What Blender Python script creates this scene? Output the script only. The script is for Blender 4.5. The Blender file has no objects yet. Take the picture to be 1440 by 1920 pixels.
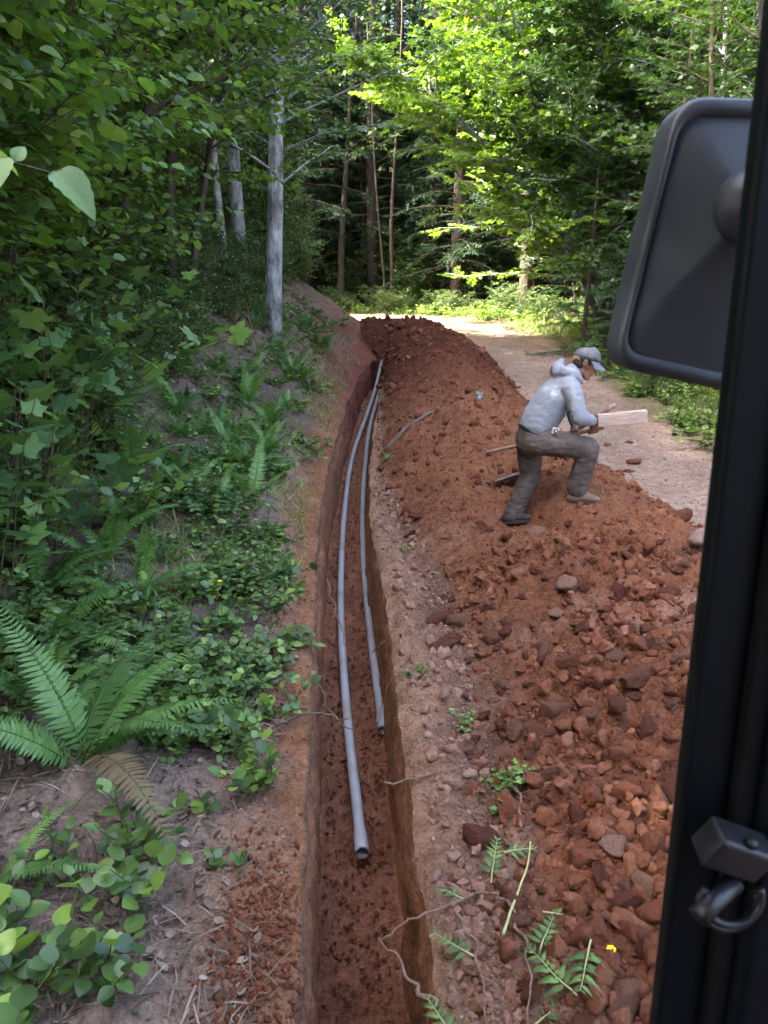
import bpy, bmesh, math, random
import numpy as np
from mathutils import Vector, Matrix, noise as mnoise

# ------------------------------------------------------------------ scene, camera, light
SC = bpy.context.scene
COL = SC.collection
RNG = np.random.default_rng(7)
R = math.radians

cam_d = bpy.data.cameras.new('camera')
cam = bpy.data.objects.new('camera', cam_d)
COL.objects.link(cam)
CAM_H = 2.1
cam.location = (0, 0, CAM_H)
cam.rotation_euler = (R(75), 0, 0)
cam_d.sensor_fit = 'VERTICAL'
cam_d.sensor_height = 24
cam_d.lens = 18.04
cam_d.clip_start = 0.02
cam_d.clip_end = 2000
cam_d.dof.use_dof = True
cam_d.dof.focus_distance = 6.0
cam_d.dof.aperture_fstop = 6.5
SC.camera = cam

SUN_EL = R(45)
SUN_DIR = Vector((-0.95, -0.31, 0)).normalized() * math.cos(SUN_EL) + Vector((0, 0, math.sin(SUN_EL)))   # towards the sun
world = bpy.data.worlds.new('World')
SC.world = world
world.use_nodes = True
wn = world.node_tree
bg = wn.nodes['Background']
sky = wn.nodes.new('ShaderNodeTexSky')
sky.sky_type = 'NISHITA'
sky.sun_disc = False
sky.sun_elevation = SUN_EL
sky.sun_rotation = math.atan2(SUN_DIR.x, SUN_DIR.y)
sky.air_density = 0.9
sky.dust_density = 5.0
sky.ozone_density = 0.5
wn.links.new(sky.outputs[0], bg.inputs[0])
bg.inputs[1].default_value = 0.15
sun_d = bpy.data.lights.new('sun', 'SUN')
sun_d.energy = 5.0
sun_d.angle = R(0.53)
sun_d.color = (1.0, 0.94, 0.84)
sun = bpy.data.objects.new('sun', sun_d)
COL.objects.link(sun)
sun.rotation_euler = SUN_DIR.to_track_quat('Z', 'Y').to_euler()
sun.location = SUN_DIR * 60

vs = SC.view_settings
vs.view_transform = 'Standard'
vs.look = 'None'
vs.exposure = 3.75
vs.gamma = 1.0
vs.use_curve_mapping = False
cy = SC.cycles
cy.use_denoising = True
cy.max_bounces = 7
cy.diffuse_bounces = 4
cy.glossy_bounces = 3
cy.transmission_bounces = 4
cy.transparent_max_bounces = 6
cy.sample_clamp_indirect = 6
cy.use_adaptive_sampling = True
cy.adaptive_threshold = 0.02

# ------------------------------------------------------------------ helpers
def tag(o, label=None, cat=None, group=None, kind=None):
    if label: o['label'] = label
    if cat: o['category'] = cat
    if group: o['group'] = group
    if kind: o['kind'] = kind
    return o

def link(name, me, mat=None, parent=None):
    o = bpy.data.objects.new(name, me)
    COL.objects.link(o)
    if mat is not None and me is not None and not me.materials:
        me.materials.append(mat)
    if parent is not None: o.parent = parent
    return o

def empty(name, loc=(0, 0, 0), rz=0.0, scale=1.0):
    o = bpy.data.objects.new(name, None)
    o.empty_display_size = 0.1
    COL.objects.link(o)
    o.location = loc
    o.rotation_euler = (0, 0, rz)
    o.scale = (scale,) * 3
    return o

def mk_mesh(name, V, F, smooth=True, mat=None):
    """V Nx3, F one array or a list of arrays of tris / quads"""
    if not isinstance(F, list): F = [F]
    V = np.asarray(V, np.float32)
    F = [np.asarray(f, np.int32) for f in F if len(f)]
    me = bpy.data.meshes.new(name)
    me.vertices.add(len(V))
    me.vertices.foreach_set('co', V.ravel())
    loops = np.concatenate([f.ravel() for f in F])
    tot = np.concatenate([np.full(len(f), f.shape[1], np.int32) for f in F])
    start = np.concatenate([[0], np.cumsum(tot)[:-1]]).astype(np.int32)
    me.loops.add(len(loops))
    me.loops.foreach_set('vertex_index', loops)
    me.polygons.add(len(tot))
    me.polygons.foreach_set('loop_start', start)
    try: me.polygons.foreach_set('loop_total', tot)
    except Exception: pass
    me.update(calc_edges=True)
    me.polygons.foreach_set('use_smooth', np.full(len(tot), bool(smooth)))
    if mat is not None: me.materials.append(mat)
    return me

class MB:
    """collects geometry into one mesh"""
    def __init__(self): self.V = []; self.F3 = []; self.F4 = []; self.n = 0
    def add(self, V, F):
        V = np.asarray(V, float).reshape(-1, 3)
        for f in (F if isinstance(F, list) else [F]):
            f = np.asarray(f, int)
            if len(f) == 0: continue
            (self.F3 if f.shape[1] == 3 else self.F4).append(f + self.n)
        self.V.append(V); self.n += len(V)
    def scatter(self, tpl, M, T):
        """copies template (V, F) by matrices M (n,3,3) and offsets T (n,3)"""
        Vt, Ft = tpl
        M = np.asarray(M); T = np.asarray(T)
        if len(M) == 0: return
        V = np.einsum('nij,vj->nvi', M, Vt) + T[:, None, :]
        n, k = len(M), len(Vt)
        off = (np.arange(n) * k)[:, None, None]
        self.add(V.reshape(-1, 3), [(np.asarray(f)[None] + off).reshape(-1, np.asarray(f).shape[1]) for f in (Ft if isinstance(Ft, list) else [Ft])])
    def tube(self, pts, rad, sides=6, cap=True):
        pts = np.asarray(pts, float); n = len(pts)
        rad = np.broadcast_to(np.asarray(rad, float), (n,))
        d = np.gradient(pts, axis=0)
        d /= np.linalg.norm(d, axis=1)[:, None] + 1e-9
        ref = np.array([0, 0, 1.0]) if abs(d[:, 2]).mean() < 0.8 else np.array([1.0, 0, 0])
        x = np.cross(d, ref); x /= np.linalg.norm(x, axis=1)[:, None] + 1e-9
        y = np.cross(d, x)
        a = np.linspace(0, 2 * math.pi, sides, endpoint=False)
        V = pts[:, None] + rad[:, None, None] * (np.cos(a)[None, :, None] * x[:, None] + np.sin(a)[None, :, None] * y[:, None])
        i = np.arange(n - 1)[:, None] * sides; j = np.arange(sides)[None]; j2 = (j + 1) % sides
        F = np.stack([i + j, i + j2, i + sides + j2, i + sides + j], -1).reshape(-1, 4)
        V = V.reshape(-1, 3); Fs = [F]
        if cap:
            V = np.vstack([V, pts[:1], pts[-1:]])
            c0, c1 = n * sides, n * sides + 1; k = np.arange(sides)
            Fs.append(np.vstack([np.stack([np.full(sides, c0), (k + 1) % sides, k], -1),
                                 np.stack([np.full(sides, c1), (n - 1) * sides + k, (n - 1) * sides + (k + 1) % sides], -1)]))
        self.add(V, Fs)
    def box(self, c, s, rot=None):
        c = np.asarray(c, float); s = np.asarray(s, float) / 2
        V = np.array([[x, y, z] for z in (-1, 1) for y in (-1, 1) for x in (-1, 1)], float) * s
        if rot is not None: V = V @ np.asarray(rot).T
        self.add(V + c, np.array([[0, 2, 3, 1], [4, 5, 7, 6], [0, 1, 5, 4], [2, 6, 7, 3], [0, 4, 6, 2], [1, 3, 7, 5]]))
    def mesh(self, name, mat=None, smooth=True):
        F = []
        if self.F3: F.append(np.vstack(self.F3))
        if self.F4: F.append(np.vstack(self.F4))
        return mk_mesh(name, np.vstack(self.V), F, smooth, mat)
    def build(self, name, mat, parent=None, smooth=True):
        return link(name, self.mesh(name, mat, smooth), None, parent)

def bevel_box(name, size, bev, mat, parent=None, seg=3):
    bm = bmesh.new()
    bmesh.ops.create_cube(bm, size=1)
    bmesh.ops.scale(bm, vec=size, verts=bm.verts)
    bmesh.ops.bevel(bm, geom=bm.edges[:], offset=bev, segments=seg, affect='EDGES', profile=0.6)
    me = bpy.data.meshes.new(name); bm.to_mesh(me); bm.free()
    for p in me.polygons: p.use_smooth = True
    me.materials.append(mat)
    return link(name, me, None, parent)

def hash01(ix, iy, seed):
    h = (ix.astype(np.int64) * 374761393 + iy.astype(np.int64) * 668265263 + seed * 974711) & 0xffffffff
    h = ((h ^ (h >> 13)) * 1274126177) & 0xffffffff
    return ((h ^ (h >> 16)) & 0xffffff) / float(0xffffff)

def vnoise(x, y, seed=0):
    x = np.asarray(x, float); y = np.asarray(y, float)
    ix = np.floor(x); iy = np.floor(y); fx = x - ix; fy = y - iy
    ix = ix.astype(np.int64); iy = iy.astype(np.int64)
    fx = fx * fx * (3 - 2 * fx); fy = fy * fy * (3 - 2 * fy)
    a = hash01(ix, iy, seed); b = hash01(ix + 1, iy, seed); c = hash01(ix, iy + 1, seed); d = hash01(ix + 1, iy + 1, seed)
    return (a + (b - a) * fx) * (1 - fy) + (c + (d - c) * fx) * fy

def fbm(x, y, seed=0, oct=4, gain=0.5):
    s = 0; a = 1.0; t = 0
    for o in range(oct):
        s = s + a * (vnoise(x, y, seed + o * 17) * 2 - 1); t += a
        x = x * 2.03 + 3.7; y = y * 2.03 - 1.3; a *= gain
    return s / t

def worley(x, y, seed=0):
    """distance to nearest random point, for clods"""
    ix = np.floor(x).astype(np.int64); iy = np.floor(y).astype(np.int64)
    best = np.full(np.shape(x), 9.0)
    for dx in (-1, 0, 1):
        for dy in (-1, 0, 1):
            px = ix + dx + hash01(ix + dx, iy + dy, seed); py = iy + dy + hash01(ix + dx, iy + dy, seed + 5)
            best = np.minimum(best, (px - x) ** 2 + (py - y) ** 2)
    return np.sqrt(best)

def sst(a, b, x):
    t = np.clip((np.asarray(x, float) - a) / (b - a), 0, 1)
    return t * t * (3 - 2 * t)

# ------------------------------------------------------------------ materials
def new_mat(name):
    m = bpy.data.materials.new(name); m.use_nodes = True
    nt = m.node_tree; nt.nodes.clear()
    out = nt.nodes.new('ShaderNodeOutputMaterial')
    return m, nt, out

def N(nt, typ, **kw):
    n = nt.nodes.new(typ)
    for k, v in kw.items():
        if k.startswith('i_'):
            n.inputs[k[2:].replace('_', ' ')].default_value = v
        else: setattr(n, k, v)
    return n

def ramp(nt, fac, stops):
    r = nt.nodes.new('ShaderNodeValToRGB')
    e = r.color_ramp.elements
    while len(e) < len(stops): e.new(0.5)
    for k, (p, c) in zip(e, stops): k.position = p; k.color = (*c, 1)
    nt.links.new(fac, r.inputs[0])
    return r.outputs[0]

def c3(v): return (v, v, v)

def mul(nt, a, b, fac=1.0, mode='MULTIPLY'):
    m = nt.nodes.new('ShaderNodeMix'); m.data_type = 'RGBA'; m.blend_type = mode
    m.inputs[0].default_value = fac
    for k, v in ((6, a), (7, b)):
        if isinstance(v, tuple): m.inputs[k].default_value = (*v, 1)
        else: nt.links.new(v, m.inputs[k])
    return m.outputs[2]

def mat_noise(name, cols, scale=20, detail=6, rough=0.9, spec=0.2, bump=0.4, bscale=None, bdist=0.01, metallic=0, stretch=None, coord='Object'):
    """colour from a noise ramp and a bump: stone, bark, cloth, metal ..."""
    m, nt, out = new_mat(name)
    tc = N(nt, 'ShaderNodeTexCoord')
    mp = N(nt, 'ShaderNodeMapping')
    nt.links.new(tc.outputs[coord], mp.inputs[0])
    if stretch: mp.inputs['Scale'].default_value = stretch
    nz = N(nt, 'ShaderNodeTexNoise', i_Scale=scale, i_Detail=detail, i_Roughness=0.65)
    nt.links.new(mp.outputs[0], nz.inputs['Vector'])
    k = len(cols)
    col = ramp(nt, nz.outputs['Fac'], [(0.28 + 0.44 * i / max(1, k - 1), c) for i, c in enumerate(cols)])
    b = N(nt, 'ShaderNodeBsdfPrincipled', i_Roughness=rough, i_Metallic=metallic)
    b.inputs['Specular IOR Level'].default_value = spec
    nt.links.new(col, b.inputs['Base Color'])
    if bump:
        n2 = N(nt, 'ShaderNodeTexNoise', i_Scale=bscale or scale * 3, i_Detail=6, i_Roughness=0.7)
        nt.links.new(mp.outputs[0], n2.inputs['Vector'])
        bp = N(nt, 'ShaderNodeBump', i_Strength=bump, i_Distance=bdist)
        nt.links.new(n2.outputs['Fac'], bp.inputs['Height'])
        nt.links.new(bp.outputs[0], b.inputs['Normal'])
    nt.links.new(b.outputs[0], out.inputs[0])
    return m

def mat_leaf(name, dark, light, yellow=None, trans=0.35, rough=0.40, spec=0.5, per='island', tcol=None):
    """leaf: colour varies leaf by leaf; light also passes through the blade"""
    m, nt, out = new_mat(name)
    if per == 'island':
        g = N(nt, 'ShaderNodeNewGeometry'); rnd = g.outputs['Random Per Island']
    else:
        g = N(nt, 'ShaderNodeObjectInfo'); rnd = g.outputs['Random']
    stops = [(0.0, dark), (0.75, light)]
    if yellow: stops.append((1.0, yellow))
    else: stops.append((1.0, light))
    col = ramp(nt, rnd, stops)
    oi = N(nt, 'ShaderNodeObjectInfo')
    ob = ramp(nt, oi.outputs['Random'], [(0, c3(0.82)), (1, c3(1.12))])
    col = mul(nt, col, ob)
    tc = N(nt, 'ShaderNodeTexCoord')
    nz = N(nt, 'ShaderNodeTexNoise', i_Scale=35.0, i_Detail=3)
    nt.links.new(tc.outputs['Object'], nz.inputs['Vector'])
    col = mul(nt, col, ramp(nt, nz.outputs['Fac'], [(0.3, c3(0.8)), (0.7, c3(1.15))]))
    p = N(nt, 'ShaderNodeBsdfPrincipled', i_Roughness=rough)
    p.inputs['Specular IOR Level'].default_value = spec
    nt.links.new(col, p.inputs['Base Color'])
    t = N(nt, 'ShaderNodeBsdfTranslucent')
    tcc = mul(nt, col, tcol or (1.25, 1.35, 0.55))
    nt.links.new(tcc, t.inputs['Color'])
    mx = N(nt, 'ShaderNodeMixShader'); mx.inputs[0].default_value = trans
    nt.links.new(p.outputs[0], mx.inputs[1]); nt.links.new(t.outputs[0], mx.inputs[2])
    nt.links.new(mx.outputs[0], out.inputs[0])
    return m

def mat_earth():
    """ground: colour attribute says which soil lies where; noise gives grain, crumbs and relief"""
    m, nt, out = new_mat('earth')
    at = N(nt, 'ShaderNodeAttribute'); at.attribute_name = 'Col'
    tc = N(nt, 'ShaderNodeTexCoord'); P = tc.outputs['Object']
    def nz(scale, detail=5, rough=0.6):
        n = N(nt, 'ShaderNodeTexNoise', i_Scale=scale, i_Detail=detail, i_Roughness=rough)
        nt.links.new(P, n.inputs['Vector']); return n.outputs['Fac']
    big = nz(2.2, 4); mid = nz(14, 6, 0.7); fine = nz(70, 5, 0.75)
    col = mul(nt, at.outputs['Color'], ramp(nt, big, [(0.3, (0.78, 0.74, 0.72)), (0.7, (1.18, 1.2, 1.22))]))
    col = mul(nt, col, ramp(nt, mid, [(0.3, (0.62, 0.58, 0.56)), (0.5, c3(1.0)), (0.72, (1.3, 1.34, 1.36))]))
    col = mul(nt, col, ramp(nt, fine, [(0.3, c3(0.62)), (0.5, c3(1.0)), (0.7, c3(1.35))]))
    vo = N(nt, 'ShaderNodeTexVoronoi', i_Scale=48.0); nt.links.new(P, vo.inputs['Vector'])
    peb = ramp(nt, vo.outputs['Color'], [(0.0, c3(0.75)), (0.8, c3(1.0)), (1.0, c3(1.6))])
    col = mul(nt, col, peb, 0.5)
    b = N(nt, 'ShaderNodeBsdfPrincipled', i_Roughness=0.95); b.inputs['Specular IOR Level'].default_value = 0.12
    nt.links.new(col, b.inputs['Base Color'])
    b1 = N(nt, 'ShaderNodeBump', i_Strength=1.0, i_Distance=0.045); nt.links.new(mid, b1.inputs['Height'])
    b2 = N(nt, 'ShaderNodeBump', i_Strength=0.9, i_Distance=0.015); nt.links.new(fine, b2.inputs['Height'])
    b3 = N(nt, 'ShaderNodeBump', i_Strength=0.6, i_Distance=0.012, invert=True); nt.links.new(vo.outputs['Distance'], b3.inputs['Height'])
    nt.links.new(b1.outputs[0], b2.inputs['Normal']); nt.links.new(b2.outputs[0], b3.inputs['Normal'])
    nt.links.new(b3.outputs[0], b.inputs['Normal'])
    nt.links.new(b.outputs[0], out.inputs[0])
    return m

def mat_rock(name, cols, per_obj=True):
    """clods and stones: earth grain plus a tone of its own for each piece"""
    m, nt, out = new_mat(name)
    tc = N(nt, 'ShaderNodeTexCoord')
    oi = N(nt, 'ShaderNodeObjectInfo'); ge = N(nt, 'ShaderNodeNewGeometry')
    ad = N(nt, 'ShaderNodeVectorMath', operation='ADD')
    nt.links.new(tc.outputs['Object'], ad.inputs[0]); nt.links.new(oi.outputs['Random'], ad.inputs[1])
    rnd = oi.outputs['Random'] if per_obj else ge.outputs['Random Per Island']
    col = ramp(nt, rnd, [(i / max(1, len(cols) - 1), c) for i, c in enumerate(cols)])
    n1 = N(nt, 'ShaderNodeTexNoise', i_Scale=(9.0 if per_obj else 60.0), i_Detail=8.0, i_Roughness=0.7)
    nt.links.new(ad.outputs[0] if per_obj else tc.outputs['Object'], n1.inputs['Vector'])
    col = mul(nt, col, ramp(nt, n1.outputs['Fac'], [(0.3, (0.6, 0.56, 0.55)), (0.5, c3(1)), (0.72, (1.35, 1.4, 1.42))]))
    b = N(nt, 'ShaderNodeBsdfPrincipled', i_Roughness=0.95); b.inputs['Specular IOR Level'].default_value = 0.12
    nt.links.new(col, b.inputs['Base Color'])
    n2 = N(nt, 'ShaderNodeTexNoise', i_Scale=(5.0 if per_obj else 95.0), i_Detail=10.0, i_Roughness=0.78)
    nt.links.new(tc.outputs['Object'], n2.inputs['Vector'])
    bp = N(nt, 'ShaderNodeBump', i_Strength=1.0, i_Distance=(0.07 if per_obj else 0.010)); nt.links.new(n2.outputs['Fac'], bp.inputs['Height'])
    nt.links.new(bp.outputs[0], b.inputs['Normal'])
    nt.links.new(b.outputs[0], out.inputs[0])
    return m

RED = (0.140, 0.045, 0.024); RUST = (0.205, 0.084, 0.042); OCHRE = (0.30, 0.135, 0.068); PALE = (0.225, 0.125, 0.085)
DUFF = (0.165, 0.108, 0.078); GRAVEL = (0.30, 0.21, 0.16); MOSSY = (0.085, 0.085, 0.040); HOLE_SHADE = (0.085, 0.024, 0.016)
M = {}
M['earth'] = mat_earth()
M['clod'] = mat_rock('clod', [(0.145, 0.050, 0.030), (0.17, 0.062, 0.037), (0.20, 0.080, 0.048), (0.26, 0.125, 0.08)])
M['crumb'] = mat_rock('crumb', [RED, (0.15, 0.052, 0.028), (0.17, 0.063, 0.033), (0.19, 0.075, 0.040), (0.24, 0.108, 0.063)], False)
M['crumb_light'] = mat_rock('crumb_light', [(0.125, 0.042, 0.023), (0.155, 0.057, 0.030), (0.175, 0.068, 0.036), (0.21, 0.090, 0.051)], False)
M['crumb_pale'] = mat_rock('crumb_pale', [(0.20, 0.10, 0.066), (0.26, 0.145, 0.10), (0.30, 0.18, 0.13), (0.22, 0.10, 0.062)], False)
M['crumb_deep'] = mat_rock('crumb_deep', [(0.085, 0.027, 0.017), (0.11, 0.036, 0.021), (0.14, 0.048, 0.027), (0.165, 0.062, 0.034)], False)
M['pale_stone'] = mat_rock('pale_stone', [(0.35, 0.20, 0.135), (0.30, 0.155, 0.10), (0.42, 0.29, 0.23)])
M['gravel'] = mat_rock('gravel', [(0.12, 0.10, 0.09), (0.24, 0.18, 0.15), (0.34, 0.26, 0.22), (0.22, 0.11, 0.075)], False)
M['litter'] = mat_leaf('litter', (0.07, 0.045, 0.03), (0.26, 0.19, 0.14), (0.40, 0.31, 0.24), trans=0.1, rough=0.8, spec=0.1, tcol=(1, 1, 1))
M['twig'] = mat_noise('twig', [(0.07, 0.05, 0.038), (0.17, 0.12, 0.09)], 30, bump=0.5)
M['root'] = mat_noise('root', [(0.09, 0.055, 0.038), (0.24, 0.15, 0.105)], 40, bump=0.5)
M['bark_alder'] = mat_noise('bark_alder', [(0.06, 0.056, 0.052), (0.20, 0.195, 0.19), (0.42, 0.42, 0.42), (0.66, 0.665, 0.67)], 5.5, 9, bump=1.0, bscale=11, bdist=0.05, stretch=(1.5, 1.5, 0.7))
M['bark_dark'] = mat_noise('bark_dark', [(0.035, 0.027, 0.022), (0.10, 0.078, 0.062)], 9, 6, bump=0.8, bscale=20, bdist=0.03, stretch=(1.5, 1.5, 0.3))
M['bark_tan'] = mat_noise('bark_tan', [(0.08, 0.06, 0.045), (0.22, 0.165, 0.12)], 7, 6, bump=0.6, bscale=20, bdist=0.02, stretch=(1.5, 1.5, 0.4))
# ------------------------------------------------------------------ terrain
def _rag(Y, seed): Y = np.atleast_1d(np.asarray(Y, float)); return .020 * fbm(Y * 1.9, 0 * Y, seed, 2) + .016 * fbm(Y * 8, 0 * Y, seed + 50, 3)
def _like(v, Y): return v if np.ndim(Y) else float(v.ravel()[0])
def lipL(Y): return _like(_rag(Y, 801) + np.interp(Y, [0, 1.9, 2.94, 3.86, 5.29, 6.9, 8.4, 10.4, 12.4, 14.2, 16.6, 18], [-.24, -.27, -.33, -.40, -.50, -.59, -.60, -.58, -.54, -.44, -.14, .05]), Y)
def lipR(Y): return _like(_rag(Y, 861) + np.interp(Y, [0, 1.9, 2.94, 3.86, 5.29, 6.9, 8.9, 10.9, 12.3, 15.3, 16.6, 18], [.16, .16, .12, .075, .0, -.14, -.17, -.11, -.06, .06, .20, .38]), Y)
def depth(Y): return np.interp(Y, [0.2, 0.7, 3, 8, 12, 15.9, 16.5], [0, .66, .68, .68, .64, .52, 0])
def grade(Y):
    Y = np.asarray(Y, float)
    z = 0.09 * np.log1p(np.exp(np.clip((Y - 4) * 2, -40, 40))) / 2
    return np.where(Y > 24, 0.09 * 20 + (Y - 24) * 0.035 + 0.32 * np.clip(Y - 31, 0, 60), z)

ROAD = np.array([(3.2, -12), (3.1, 0), (2.95, 6), (2.8, 11), (2.85, 15), (2.9, 18), (2.2, 20.8), (0.2, 23.2), (-3, 24.9), (-8, 26.3), (-16, 27.5), (-30, 28.5)])
_t = np.linspace(0, len(ROAD) - 1, 160)
ROADP = np.stack([np.interp(_t, np.arange(len(ROAD)), ROAD[:, k]) for k in (0, 1)], -1)
for _ in range(12): ROADP[1:-1] = (ROADP[:-2] + 2 * ROADP[1:-1] + ROADP[2:]) / 4
def road_dist(X, Y):
    X = np.asarray(X, float); Y = np.asarray(Y, float)
    A = ROADP[:-1]; B = ROADP[1:]
    if X.size < 64:
        D = B - A; x = X.reshape(-1, 1); y = Y.reshape(-1, 1)
        t = np.clip(((x - A[:, 0]) * D[:, 0] + (y - A[:, 1]) * D[:, 1]) / (D ** 2).sum(1), 0, 1)
        return np.sqrt(((x - A[:, 0] - t * D[:, 0]) ** 2 + (y - A[:, 1] - t * D[:, 1]) ** 2).min(1)).reshape(X.shape)
    out = np.full(X.shape, 1e9)
    for a, b in zip(A, B):
        d = b - a; L = d @ d
        t = np.clip(((X - a[0]) * d[0] + (Y - a[1]) * d[1]) / L, 0, 1)
        out = np.minimum(out, (X - a[0] - t * d[0]) ** 2 + (Y - a[1] - t * d[1]) ** 2)
    return np.sqrt(out)
ROAD_W = 0.92

def bank_h(s, Y):
    a = np.interp(Y, [0, 2.5, 4, 6, 9, 12, 16, 20], [.10, .14, .24, .42, .55, .75, .80, .70])
    s = np.maximum(s, 0)
    e = s * s / (s + 0.12)
    e2 = np.minimum(e, 2.6) * a + np.clip(e - 2.6, 0, 5) * 0.55 + np.clip(e - 7.6, 0, 60) * 0.12
    return e2 * (1 - sst(18.6, 22.0, Y))

TOE_L = lambda Y: np.interp(Y, [0, 1.5, 2.5, 3.3, 4.2, 5.2, 6.0, 7, 8, 10, 15.6, 16.8, 19], [.30, .34, .40, .46, .50, .38, .25, .06, -.05, -.04, .0, -.5, -.6])
TOE_R = lambda Y: np.interp(Y, [0, 4, 6.5, 8.5, 10.5, 14, 18, 20], [3.1, 2.95, 2.65, 2.3, 2.15, 2.1, 1.8, 1.5])
HEAP = lambda Y: np.interp(Y, [-1, 1, 2.5, 4, 6, 8, 12, 16, 18.2, 19.6], [.0, .2, .26, .33, .42, .50, .56, .58, .52, 0.0])
def heap_h(X, Y):
    l = TOE_L(Y); r = TOE_R(Y); c = l + (r - l) * np.interp(Y, [0, 4, 6, 9, 18], [.68, .66, .58, .50, .42])
    up = np.clip((X - l) / (c - l), 0, 1); dn = np.clip((r - X) / (r - c), 0, 1)
    pw = np.interp(Y, [10, 16], [.9, .62])
    prof = np.where(X < c, up ** pw * (1.6 - 0.6 * up), 0) + np.where(X >= c, dn ** (pw * .94) * (1.6 - 0.6 * dn), 0)
    prof = np.minimum(prof, 1.0)
    lump = 1 + 0.32 * fbm(X * 1.3 + 3, Y * 1.0, 31, 3)
    return HEAP(Y) * np.clip(prof, 0, 1.1) * lump

FEET = [(1.62, 6.06, 0.548, 0.20), (1.10, 5.93, 0.245, 0.26), (1.09, 6.26, 0.292, 0.24), (1.10, 6.90, 0.43, 0.25)]      # x, y, height of the soil where he treads and digs
def ground_z(X, Y, rough=True):
    X = np.asarray(X, float); Y = np.asarray(Y, float)
    z = grade(Y)
    mid = (lipL(Y) + lipR(Y)) / 2
    s = lipL(Y) - X
    hb = bank_h(s, Y)
    hh = heap_h(X, Y) * ((X > mid) | (Y > 16.2))
    rd = road_dist(X, Y)
    off = np.clip(X - 4.6, 0, 40)
    crumble = np.exp(-np.maximum(np.where(X < mid, s, X - lipR(Y)), 0) / .05) * (.035 + .05 * np.clip(fbm(Y * 3.1, 0 * Y + np.where(X < mid, 0., 9.), 811, 3), 0, 1)) * (Y < 16.5)
    z = z + hb + hh - crumble - 0.07 * np.minimum(off, 6) * (1 - sst(18, 21, Y))
    if rough:
        hm = sst(0.02, 0.15, hh)
        z = z + hm * (0.075 * fbm(X * 3, Y * 3, 3, 3) + 0.085 * (0.45 - worley(X * 5 + .5 * fbm(X * 6, Y * 6, 14, 2), Y * 5, 11)) * (.35 + 1.3 * vnoise(X * 1.7, Y * 1.7, 15)) + 0.060 * (0.45 - worley(X * 11 + .4 * fbm(X * 20, Y * 20, 16, 2), Y * 11, 12)) * (.3 + 1.4 * vnoise(X * 2.6, Y * 2.6, 17)) + 0.026 * (0.45 - worley(X * 24, Y * 24, 13)) + 0.016 * fbm(X * 24, Y * 24, 9, 3))
        bm_ = sst(0.0, 0.3, s)
        z = z + bm_ * (0.06 * fbm(X * 1.7, Y * 1.7, 21, 3) + 0.035 * fbm(X * 7, Y * 7, 22, 3) + 0.010 * fbm(X * 28, Y * 28, 23, 2))
        vg = (1 - bm_) * (1 - hm)
        onroad = 1 - sst(ROAD_W - .2, ROAD_W + .5, rd)
        z = z + vg * (1 - onroad) * (0.055 * fbm(X * 3.4, Y * 3.4, 41, 3) + 0.045 * fbm(X * 11, Y * 11, 42, 4) + .045 * (.45 - worley(X * 9 + .5 * fbm(X * 15, Y * 15, 44, 2), Y * 9, 43)) * sst(.3, .8, vnoise(X * 3, Y * 3, 45)))
        z = z + vg * onroad * (0.03 * fbm(X * 1.2, Y * .7, 51, 3) + 0.006 * fbm(X * 16, Y * 16, 52, 3))
    for fx, fy, fz, fr in FEET:
        w = np.exp(-((X - fx) ** 2 + (Y - fy) ** 2) / (fr * fr))
        z = z * (1 - w) + (fz) * w
    return z
_GX = np.arange(-13, 13.01, .05); _GY = np.arange(-2, 31.01, .05)
_GZ = ground_z(np.repeat(_GX[None], len(_GY), 0), np.repeat(_GY[:, None], len(_GX), 1))
def gz(x, y):
    if -12.9 < x < 12.9 and -1.9 < y < 30.9:
        a = (x + 13) / .05; b = (y + 2) / .05; i = int(a); j = int(b); a -= i; b -= j
        return float((_GZ[j, i] * (1 - a) + _GZ[j, i + 1] * a) * (1 - b) + (_GZ[j + 1, i] * (1 - a) + _GZ[j + 1, i + 1] * a) * b)
    return float(ground_z(np.array([x]), np.array([y]), False)[0])
def gn(x, y, e=0.12):
    v = Vector((gz(x - e, y) - gz(x + e, y), gz(x, y - e) - gz(x, y + e), 2 * e)); return v.normalized()

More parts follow.
